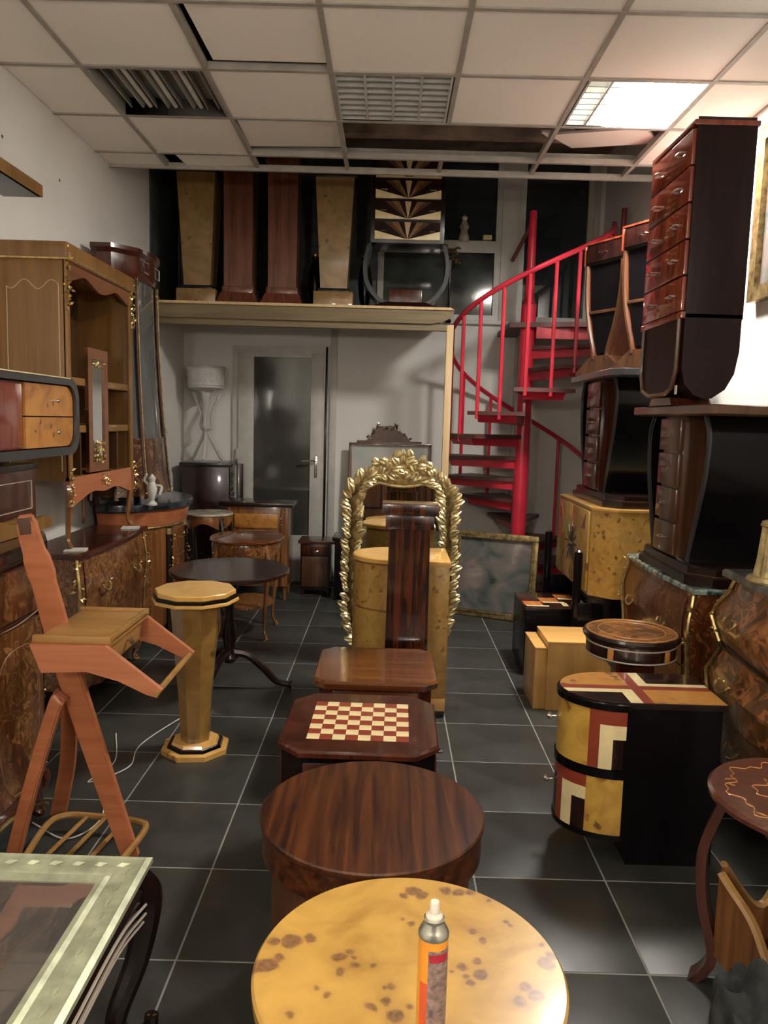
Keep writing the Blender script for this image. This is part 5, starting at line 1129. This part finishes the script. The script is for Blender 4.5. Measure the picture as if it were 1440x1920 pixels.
def fpt(u, off=0.0):
    """u 0..1 round the bowed front from the near side to the far side"""
    a = -PI/2+PI*u; return (-0.075-(0.205+off)*math.cos(a), (0.165+off)*math.sin(a))
def shell(par, nm, mat, u0, u1, z0, z1, off=0.004, th=0.006, n=10):
    q = [fpt(u0+(u1-u0)*i/n, off) for i in range(n+1)]+[fpt(u1+(u0-u1)*i/n, off-th) for i in range(n+1)]
    b = BM(); prism(b, q, z0, z1); return obj(nm, b, mat, par)
for k, (z0, z1) in enumerate(((0.355, 0.565), (0.115, 0.320))):
    d = shell(t, 'drawer', 'mahogany_dark', 0.02, 0.98, z0, z1, 0.0, 0.008, 20)
    H = z1-z0
    if k == 0:
        shell(d, 'burl_panel', 'burl_yellow', 0.21, 0.98, z0, z1, 0.002); shell(d, 'red_band', 'red_inlay', 0.15, 0.21, z0, z1, 0.002); shell(d, 'red_band', 'red_inlay', 0.01, 0.15, z1-0.05, z1, 0.002)
        shell(d, 'cream_line', 'cream_inlay', 0.077, 0.149, z0+0.0, z1-0.05, 0.0025); shell(d, 'cream_line', 'cream_inlay', 0.01, 0.077, z1-0.10, z1-0.05, 0.0025)
    else:
        shell(d, 'burl_panel', 'burl_yellow', 0.01, 0.209, z0, z1, 0.002); shell(d, 'red_band', 'red_inlay', 0.209, 0.98, z1-0.045, z1, 0.002); shell(d, 'red_band', 'red_inlay', 0.38, 0.45, z0, z1-0.045, 0.002)
        shell(d, 'cream_line', 'cream_inlay', 0.209, 0.38, z1-0.09, z1-0.045, 0.0025); shell(d, 'cream_line', 'cream_inlay', 0.30, 0.38, z0, z1-0.09, 0.0025)
    p = fpt(0.52, 0.004); kk = knob(d, p[0], p[1], (z0+z1)/2+0.02, s=1.5, rot=-PI/2)
shell(t, 'rim', 'black_lacquer', 0.0, 1.0, 0.322, 0.352, 0.006, 0.012, 24); shell(t, 'rim', 'black_lacquer', 0.0, 1.0, 0.568, 0.590, 0.008, 0.012, 24); shell(t, 'rim', 'black_lacquer', 0.0, 1.0, 0.095, 0.115, 0.004, 0.012, 24)

# round marquetry pedestal table
t = thing('pedestal_table', 'round inlaid table on a square pedestal behind the black bedside cabinet', 'side table', (1.035, 3.14, 0))
obj('top', lathe(BM(), [(0.186, 0.672), (0.196, 0.678), (0.198, 0.688), (0.192, 0.698), (0.18, 0.70)], 56), 'dark_lacquer', t)
obj('inlaid_disc', lathe(BM(), [(0.186, 0.699), (0.186, 0.7005)], 56), 'marq_floral', t)
for r_ in (0.178, 0.135): b = BM(); tube(b, [(r_*math.cos(2*PI*k/48), r_*math.sin(2*PI*k/48), 0.7008) for k in range(49)], 0.0022, 4); obj('inlay_ring', b, 'orange_line', t)
obj('apron', lathe(BM(), [(0.175, 0.60), (0.182, 0.604), (0.182, 0.672)], 56), 'mahogany_dark', t)
b = BM(); lathe(b, [(0.184, 0.606), (0.1855, 0.609), (0.184, 0.612)], 56); lathe(b, [(0.183, 0.656), (0.1845, 0.659), (0.183, 0.662)], 56); obj('inlay_line', b, 'pale_line', t)
for a in (-1.0, -2.3, 0.6, 2.2):
    b = BM(); box(b, -0.012, 0.012, -0.188, -0.18, 0.614, 0.656, 0.002); b.transform(Matrix.Rotation(a+PI/2, 4, 'Z')); obj('rosette', b, 'orange_line', t)
bx('neck', 'mahogany', t, -0.08, 0.08, -0.08, 0.08, 0.54, 0.60, 0.006); bx('column', 'marq_dark', t, -0.06, 0.06, -0.06, 0.06, 0.10, 0.54, 0.004); bx('foot', 'mahogany', t, -0.13, 0.13, -0.13, 0.13, 0.0, 0.06, 0.006); bx('foot_step', 'mahogany_dark', t, -0.10, 0.10, -0.10, 0.10, 0.06, 0.10, 0.004)

# marble commode at right wall
bombe('commode', 'bombe commode with a green marble top under the tall black stack at the right wall', 'commode', (1.575, 3.70, 0), -PI/2, 0.86, 0.54, 0.86, [(0, 0.02), (0.45, 0.05), (0.8, 0.085), (1, 0.04)], 0.4, ('marq_red', 'marq_red', 'green_marble', 'gilt'), 2, 1, 0.16, 0.028, 13, over=0.015)
bombe('bombe_chest', 'curvaceous floral marquetry chest with a grey marble top at the right edge', 'chest of drawers', (1.575, 2.61, 0), -PI/2, 0.70, 0.50, 1.0, [(0, 0.02), (0.12, 0.03), (0.50, 0.10), (0.635, 0.035), (0.66, 0.05), (0.78, 0.095), (1, -0.005)], 1.0, ('marq_floral', 'marq_floral', 'grey_marble', 'gilt'), 3, 1, 0.18, 0.035, 23, serp=0.6, over=0.045, ledge=0.65)
# gilt object on the chest
t = thing('gilt_ornament', 'fluted gold ornament standing on the grey marble of the floral chest', 'ornament', (1.40, 2.74, 1.0))
b = BM()
for k in range(10):
    a = 2*PI*k/10; tube(b, bez([(0.055*math.cos(a), 0.055*math.sin(a), 0.02), (0.045*math.cos(a), 0.045*math.sin(a), 0.09), (0.036*math.cos(a), 0.036*math.sin(a), 0.20)], 4), 0.014, 6)
obj('column', b, 'gilt_pale', t)
obj('foot', lathe(BM(), [(0.085, 0.0), (0.09, 0.008), (0.082, 0.02), (0.06, 0.028)], 20), 'gilt_pale', t)
obj('cap', lathe(BM(), [(0.04, 0.195), (0.055, 0.205), (0.05, 0.22), (0.02, 0.23)], 20), 'gilt_pale', t)

# curved-frame stands
def octo(w_, d_, c): return clipped(-w_/2, w_/2, -d_/2, d_/2, c)
def lyre(name, label, cat, loc, rot, w_, d_, h_, top_h, drawers, bm_, em, dm, base_h=0.07, base_w=None, slab_w=None, slab_d=None, inner=0.13, mode='column', group=None, topm=None, cut=0.6):
    t = thing(name, label, cat, loc, rot, group)
    bw = base_w or w_
    b = BM(); loft(b, [[(x, y, z) for x, y in octo(bw-i_, d_+0.02-i_, 0.09)] for z, i_ in ((0, 0), (base_h*0.45, 0), (base_h*0.5, 0.04), (base_h*0.9, 0.04), (base_h, 0.06))]); obj('base', b, 'dark_lacquer', t)
    b = BM(); loft(b, [[(x, y, z) for x, y in octo(bw-0.035, d_-0.015, 0.08)] for z in (base_h*0.5, base_h*0.56)]); obj('base_line', b, 'brown_wood', t)
    zt = h_-top_h
    for s in (-1, 1):
        c = bez([(s*w_*0.40, 0, zt), (s*w_*0.465, 0, zt*0.86+0.01), (s*w_*0.44, 0, zt*0.62), (s*w_*0.36, 0, zt*0.38), (s*w_*0.28, 0, base_h+0.03), (s*w_*0.27, 0, base_h)], 5)
        y0, y1 = -d_/2+0.03, d_/2-0.03
        rings = [[(p.x-s*0.018, y0, p.z), (p.x-s*0.018, y1, p.z), (p.x+s*0.018, y1, p.z), (p.x+s*0.018, y0, p.z)] for p in c]
        b = BM(); loft(b, rings); pnl = obj('curved_panel', b, bm_, t)
        for yy in (y0, y1):
            b = BM(); tube(b, [(p.x+s*0.016, yy, p.z) for p in c], 0.009, 6); obj('edge', b, em, pnl)
    if mode == 'column':
        bx('column', dm, t, -inner*0.95, inner*0.95, -d_/2+0.015, d_/2-0.04, base_h, zt, 0.003)
        for k in range(drawers):
            z0 = base_h+0.01+(zt-base_h-0.01)*k/drawers; z1 = base_h+(zt-base_h-0.01)*(k+1)/drawers-0.004
            d = bx('drawer', dm, t, -inner, inner, -d_/2-0.005, -d_/2+0.017, z0, z1, 0.004); handle(d, 0, -d_/2-0.005, (z0+z1)/2, 1.0)
    b = BM(); sw, sd = slab_w or w_, slab_d or d_
    loft(b, [[(x, y, z) for x, y in octo(sw-i_, sd-i_, 0.06)] for z, i_ in ((zt, 0.02), (zt+0.008, 0.0), (h_-0.004, 0.0), (h_, 0.01))]); obj('top_slab', b, topm or 'brown_wood', t)
    return t
lyre('column_chest', 'black curved stand with a brown column of drawers, on the green marble commode', 'chest of drawers', (1.58, 3.66, 0.862), -PI/2, 0.78, 0.50, 0.785, 0.045, 4, 'black_lacquer', 'charcoal_edge', 'brown_wood', 0.085, 0.80, 0.95, 0.60)
lyre('column_chest', 'black curved stand with a plum column of drawers, on the burl cabinet', 'chest of drawers', (1.53, 4.90, 1.075), -PI/2, 0.84, 0.50, 0.80, 0.045, 4, 'black_lacquer', 'charcoal_edge', 'mahogany', 0.075, 0.92, 1.05, 0.58, inner=0.14, topm='charcoal_edge')
# goblet stands on the far slab
def goblet(label, loc, rot, w_, d_, h_):
    t = thing('goblet_stand', label, 'stand', loc, rot, 'curved stands on the far black stack')
    bx('top_box', 'dark_lacquer', t, -w_/2, w_/2, -d_/2, d_/2, h_-0.13, h_, 0.004)
    for s in (-1, 1): x0, x1 = sorted((s*w_/2, s*(w_/2+0.012))); bx('top_side', 'red_mahogany', t, x0, x1, -d_/2-0.005, d_/2, h_-0.13, h_, 0.003)
    bx('top_lid', 'red_mahogany', t, -w_/2-0.012, w_/2+0.012, -d_/2-0.005, d_/2, h_, h_+0.012, 0.003)
    d = bx('drawer', 'mahogany_dark', t, -w_/2+0.015, w_/2-0.015, -d_/2-0.012, -d_/2, h_-0.115, h_-0.015, 0.003); handle(d, 0, -d_/2-0.012, h_-0.065, 0.9)
    for s in (-1, 1):
        c = bez([(s*w_*0.46, 0, h_-0.13), (s*w_*0.44, 0, h_*0.6), (s*w_*0.34, 0, h_*0.38), (s*w_*0.20, 0, h_*0.2), (s*w_*0.16, 0, 0.10)], 5)
        rings = [[(p.x-s*0.014, -d_/2+0.01, p.z), (p.x-s*0.014, d_/2-0.01, p.z), (p.x+s*0.014, d_/2-0.01, p.z), (p.x+s*0.014, -d_/2+0.01, p.z)] for p in c]
        b = BM(); loft(b, rings); pn = obj('curved_side', b, 'reddish_pedestal', t)
        b = BM(); tube(b, [(p.x, -d_/2+0.008, p.z) for p in c], 0.014, 6); obj('edge', b, 'brown_wood', pn)
    bx('shelf', 'brown_wood', t, -w_*0.38, w_*0.38, -d_/2+0.005, d_/2-0.02, h_*0.47, h_*0.47+0.02, 0.003)
    b = BM(); loft(b, [[(sx*w_*0.40*f, sy*d_*0.44, z) for sx, sy in ((-1,-1),(1,-1),(1,1),(-1,1))] for z, f in ((0.14, 0.42), (h_*0.5, 0.85), (h_-0.13, 1.05))]); obj('inner_box', b, 'black_lacquer', t)
    b = BM(); loft(b, [[(sx*w_*f, sy*d_*0.5, z) for sx, sy in ((-1,-1),(1,-1),(1,1),(-1,1))] for z, f in ((0.0, 0.62), (0.02, 0.62), (0.12, 0.22))]); obj('foot', b, 'brown_wood', t)
    return t
goblet('curved stand on the far black stack, beside the tall red chest', (1.555, 4.62, 1.877), math.radians(-62), 0.34, 0.28, 0.83)
goblet('curved stand on the far black stack, next to the staircase rail', (1.455, 5.10, 1.877), math.radians(-62), 0.34, 0.28, 0.83)

# burl cabinet under the far stack
t = thing('burl_cabinet', 'burl cabinet with a dark starburst inlay and black corner posts below the far black stack', 'cabinet', (1.54, 4.90, 0))
b = BM(); loft(b, [[(-0.34, -0.42, z), (-0.22, -0.53, z), (0.32, -0.53, z), (0.32, 0.53, z), (-0.22, 0.53, z), (-0.34, 0.42, z)] for z in (0.55, 1.06)]); obj('body', b, 'burl_fine', t)
b = BM(); loft(b, [[(-0.345-i_, -0.422, z), (-0.222, -0.535-i_, z), (0.32, -0.535-i_, z), (0.32, 0.535, z), (-0.222, 0.535, z), (-0.345-i_, 0.422, z)] for z, i_ in ((1.06, 0.0), (1.072, 0.002))]); obj('top', b, 'burl_bright', t)
for s in (-1, 1):
    y0, y1 = sorted((s*0.40, s*0.003)); d = bx('door', 'burl_yellow', t, -0.352, -0.34, y0, y1, 0.57, 1.045, 0.002)
    for k in range(7):
        a = PI/2*s*(k+0.5)/7*0+ (-PI/2+PI*(k+0.5)/7); c_, s_ = math.cos(a)*s, math.sin(a); L_ = 0.17 if k % 2 else 0.11
        b = BM(); prism(b, [(0, 0.80), (c_*L_*0.5-s_*0.010, 0.80+s_*L_*0.5+c_*0.010), (c_*L_, 0.80+s_*L_), (c_*L_*0.5+s_*0.010, 0.80+s_*L_*0.5-c_*0.010)], -0.3545, -0.3515, 'x'); obj('starburst_ray', b, 'mahogany_dark', d)
    b = BM(); prism(b, [(s*0.24, 0.93), (s*0.33, 1.02), (s*0.33, 0.93)], -0.3545, -0.3515, 'x'); obj('red_corner', b, 'red_inlay', d)
    hh = handle(d, -0.355, s*0.03, 0.80, 0.8, -PI/2)
bx('plinth', 'black_lacquer', t, -0.26, 0.32, -0.50, 0.50, 0.0, 0.55, 0.004)
for y in (-0.405, 0.45):
    b = BM(); tube(b, [(-0.40, y, 0.0), (-0.40, y, 0.80)], 0.026, 14); p_ = obj('corner_post', b, 'black_lacquer', t)
    obj('post_cap', lathe(BM(), [(0.02, 0.80), (0.022, 0.806), (0.012, 0.815)], 12, -0.40, y), 'chrome', p_)
bx('post_rail', 'black_lacquer', t, -0.40, -0.26, -0.43, -0.41, 0.1, 0.5, 0.003); bx('post_rail', 'black_lacquer', t, -0.40, -0.26, 0.44, 0.46, 0.1, 0.5, 0.003)

# tall red drawer chest
t = thing('tall_chest', 'tall glossy red black chest of five drawers on top of the near black stack', 'chest of drawers', (1.372, 3.645, 1.648), -PI/2)
t.scale = (0.93, 1, 0.965); W2 = 0.285; DD = 0.13
bx('case', 'dark_side', t, -W2, W2, -DD+0.01, DD, 0.38, 1.20, 0.004)
bx('cornice', 'red_mahogany', t, -W2+0.0, W2, -DD-0.004, DD+0.01, 1.20, 1.222, 0.003)
b = BM(); prism(b, [(-DD+0.01, 1.222), (DD-0.005, 1.222), (DD-0.005, 1.235), (-DD+0.01, 1.235)], -W2+0.03, W2-0.005, 'x'); obj('top_board', b, 'mahogany_dark', t)
for k in range(5):
    z0 = 0.415+0.156*k; d = bx('drawer', 'red_mahogany', t, -W2+0.012, W2-0.012, -DD-0.006, -DD+0.012, z0, z0+0.148, 0.004)
    for s in (-1, 1): handle(d, s*0.15, -DD-0.006, z0+0.075, 1.1)
bx('upper_rail', 'red_mahogany', t, -W2, W2, -DD-0.008, -DD+0.012, 0.38, 0.41, 0.004)
# lower rounded part: side profile rounded to the back
prof = [(-DD+0.012, 0.40), (-DD+0.012, 0.16), (-DD+0.03, 0.09), (-DD+0.07, 0.045), (-DD+0.11, 0.03), (0.02, 0.03), (0.075, 0.07), (0.11, 0.14), (0.125, 0.24), (0.125, 0.40)]
b = BM(); rings = []
for x, f in ((-W2, 0.0), (W2, 0.0)): rings.append([(x, y, z) for y, z in prof])
loft(b, rings); obj('lower_case', b, 'dark_side', t)
b = BM(); o_ = [(-0.25, 0.385), (-0.25, 0.16), (-0.21, 0.075), (-0.12, 0.05), (0.12, 0.05), (0.21, 0.075), (0.25, 0.16), (0.25, 0.385)]
tube(b, [(x, -DD+0.0, z) for x, z in o_], 0.010, 6); obj('rim', b, 'brown_wood', t)
b = BM(); prism(b, o_, -DD+0.002, -DD+0.010, 'y'); obj('black_panel', b, 'dark_side', t)
b = BM(); prism(b, [(-0.16, 0.0), (0.16, 0.0), (0.13, 0.035), (-0.13, 0.035)], -DD+0.02, 0.07, 'y'); obj('foot', b, 'mahogany', t)
bx('paper_tag', 'paper', t, 0.255, 0.275, -DD-0.002, -DD+0.002, 0.045, 0.085, 0)
for s in (-1, 1): pass

# gold frame at right edge
t = thing('gold_frame', 'gold picture frame hanging on the right wall behind the tall red chest', 'picture', (1.88, 3.68, 2.20), -PI/2)
f = obj('frame', frame_bm(-0.42, 0.42, 0, 0.86, 0.07, -0.05, -0.001), 'gilt_dull', t)
b = BM(); box(b, -0.35, 0.35, -0.02, -0.01, 0.07, 0.79); obj('canvas', b, 'oil_painting', t)

# round side table in the near right corner
t = thing('curved_table', 'round marquetry side table with bowed legs and sloping side panels in the near right corner', 'side table', (1.12, 1.90, 0))
obj('top', lathe(BM(), [(0.232, 0.575), (0.246, 0.580), (0.248, 0.592), (0.240, 0.60)], 72), 'marq_plum', t)
b = BM(); tube(b, [((0.195+0.014*math.sin(9*2*PI*k/120)+0.008*math.sin(23*2*PI*k/120))*math.cos(2*PI*k/120), (0.195+0.014*math.sin(9*2*PI*k/120)+0.008*math.sin(23*2*PI*k/120))*math.sin(2*PI*k/120), 0.6003) for k in range(121)], 0.0016, 4); obj('vine_inlay', b, 'orange_line', t)
b = BM(); tube(b, [((0.115+0.020*math.sin(5*2*PI*k/90)+0.008*math.sin(17*2*PI*k/90))*math.cos(2*PI*k/90), (0.115+0.020*math.sin(5*2*PI*k/90)+0.008*math.sin(17*2*PI*k/90))*math.sin(2*PI*k/90), 0.6003) for k in range(91)], 0.0015, 4); obj('vine_inlay', b, 'orange_line', t)
b = BM(); rq = random.Random(3)
for k in range(34):
    a = rq.uniform(0, 2*PI); r_ = rq.choice((0.195, 0.19, 0.12, 0.06, 0.03)); q = rq.uniform(0, PI*2); s_ = rq.uniform(0.010, 0.020)
    cxx, cyy = r_*math.cos(a), r_*math.sin(a)
    prism(b, [(cxx+s_*math.cos(q), cyy+s_*math.sin(q)), (cxx+s_*0.3*math.cos(q+PI/2), cyy+s_*0.3*math.sin(q+PI/2)), (cxx-s_*math.cos(q), cyy-s_*math.sin(q)), (cxx-s_*0.3*math.cos(q+PI/2), cyy-s_*0.3*math.sin(q+PI/2))][::-1], 0.5995, 0.6010)
obj('leaf_inlay', b, 'orange_line', t)
for k in range(4):
    a = math.radians(150+90*k); c, s_ = math.cos(a), math.sin(a)
    pr = bez([(0.185, 0, 0.577), (0.215, 0, 0.50), (0.245, 0, 0.38), (0.235, 0, 0.24), (0.20, 0, 0.10), (0.215, 0, 0.04), (0.245, 0, 0.0)], 5)
    rings = [[(p.x-0.013, -0.032, p.z), (p.x+0.013, -0.032, p.z), (p.x+0.013, 0.032, p.z), (p.x-0.013, 0.032, p.z)] for p in pr]
    b = BM(); loft(b, rings); b.transform(Matrix.Rotation(a, 4, 'Z')); obj('leg', b, 'mahogany', t)
for k in range(4):
    a0 = math.radians(150+90*k+8); a1 = math.radians(150+90*(k+1)-8); rings = []; tp = []
    for i in range(13):
        u = i/12; a = a0+(a1-a0)*u; r_ = 0.20-0.055*math.sin(PI*u); top_z = 0.34-0.16*u if k == 0 else 0.34-0.13*math.sin(PI*u)
        rings.append([(r_*math.cos(a), r_*math.sin(a), 0.10-0.02*math.sin(PI*u)), (r_*math.cos(a), r_*math.sin(a), top_z), ((r_-0.014)*math.cos(a), (r_-0.014)*math.sin(a), top_z), ((r_-0.014)*math.cos(a), (r_-0.014)*math.sin(a), 0.10-0.02*math.sin(PI*u))])
        tp.append(((r_-0.006)*math.cos(a), (r_-0.006)*math.sin(a), top_z))
    b = BM(); loft(b, rings); pn = obj('side_panel', b, 'satin_brown', t)
    b = BM(); tube(b, tp, 0.010, 6, 1.4); obj('panel_edge', b, 'orange_wood_top', pn)
b = BM(); prism(b, ellipse(0.165, 0.165, 28), 0.09, 0.105); obj('lower_shelf', b, 'mahogany', t)
b = BM(); mounts(b, [(0.05*math.cos(k), -0.10+0.03*math.sin(k*2), 0.50+0.01*k) for k in range(5)], 0.05, 4, 3); obj('carved_bracket', b, 'orange_wood', t)
obj('apron', lathe(BM(), [(0.13, 0.53), (0.15, 0.575)], 30), 'mahogany_dark', t)

# grey cloth bundle in the bottom right corner
b = BM(); bmesh.ops.create_icosphere(b, subdivisions=5, radius=1)
for v in b.verts:
    p = v.co.copy(); nz = mnoise.noise(p*2.0)*0.20+mnoise.noise(p*4.0)*0.05
    ribs = 0.035*math.sin(p.x*17+p.y*9)
    v.co = Vector((p.x*0.10, p.y*0.11, max(0.0, p.z*0.19+0.17)))*(1+nz+ribs*(0.5 if p.z > -0.2 else 0)); v.co.z = max(0.0, v.co.z)
t = thing('cloth_bundle', 'dark grey ribbed cloth bundle on the floor in the bottom right corner', 'cloth', (0.86, 1.575, 0))
obj('cloth', b, 'grey_cloth', t)
# cable on the floor at the left
b = BM(); tube(b, bez([(-1.28, 3.55, 0.006), (-1.18, 3.25, 0.006), (-1.22, 3.05, 0.006), (-1.10, 3.2, 0.006), (-1.12, 3.45, 0.006), (-0.98, 3.9, 0.006)], 8), 0.0028, 6)
tag(obj('cable', b, 'paper'), 'thin pale cable curling on the floor behind the valet stand', 'cable')
b = BM(); tube(b, bez([(-1.30, 2.72, 0.006), (-1.15, 2.62, 0.006), (-1.08, 2.66, 0.006), (-1.06, 2.78, 0.006), (-1.12, 2.95, 0.006)], 8), 0.0028, 6)
tag(obj('cable', b, 'paper'), 'thin pale cable under the foot rack of the valet stand', 'cable')
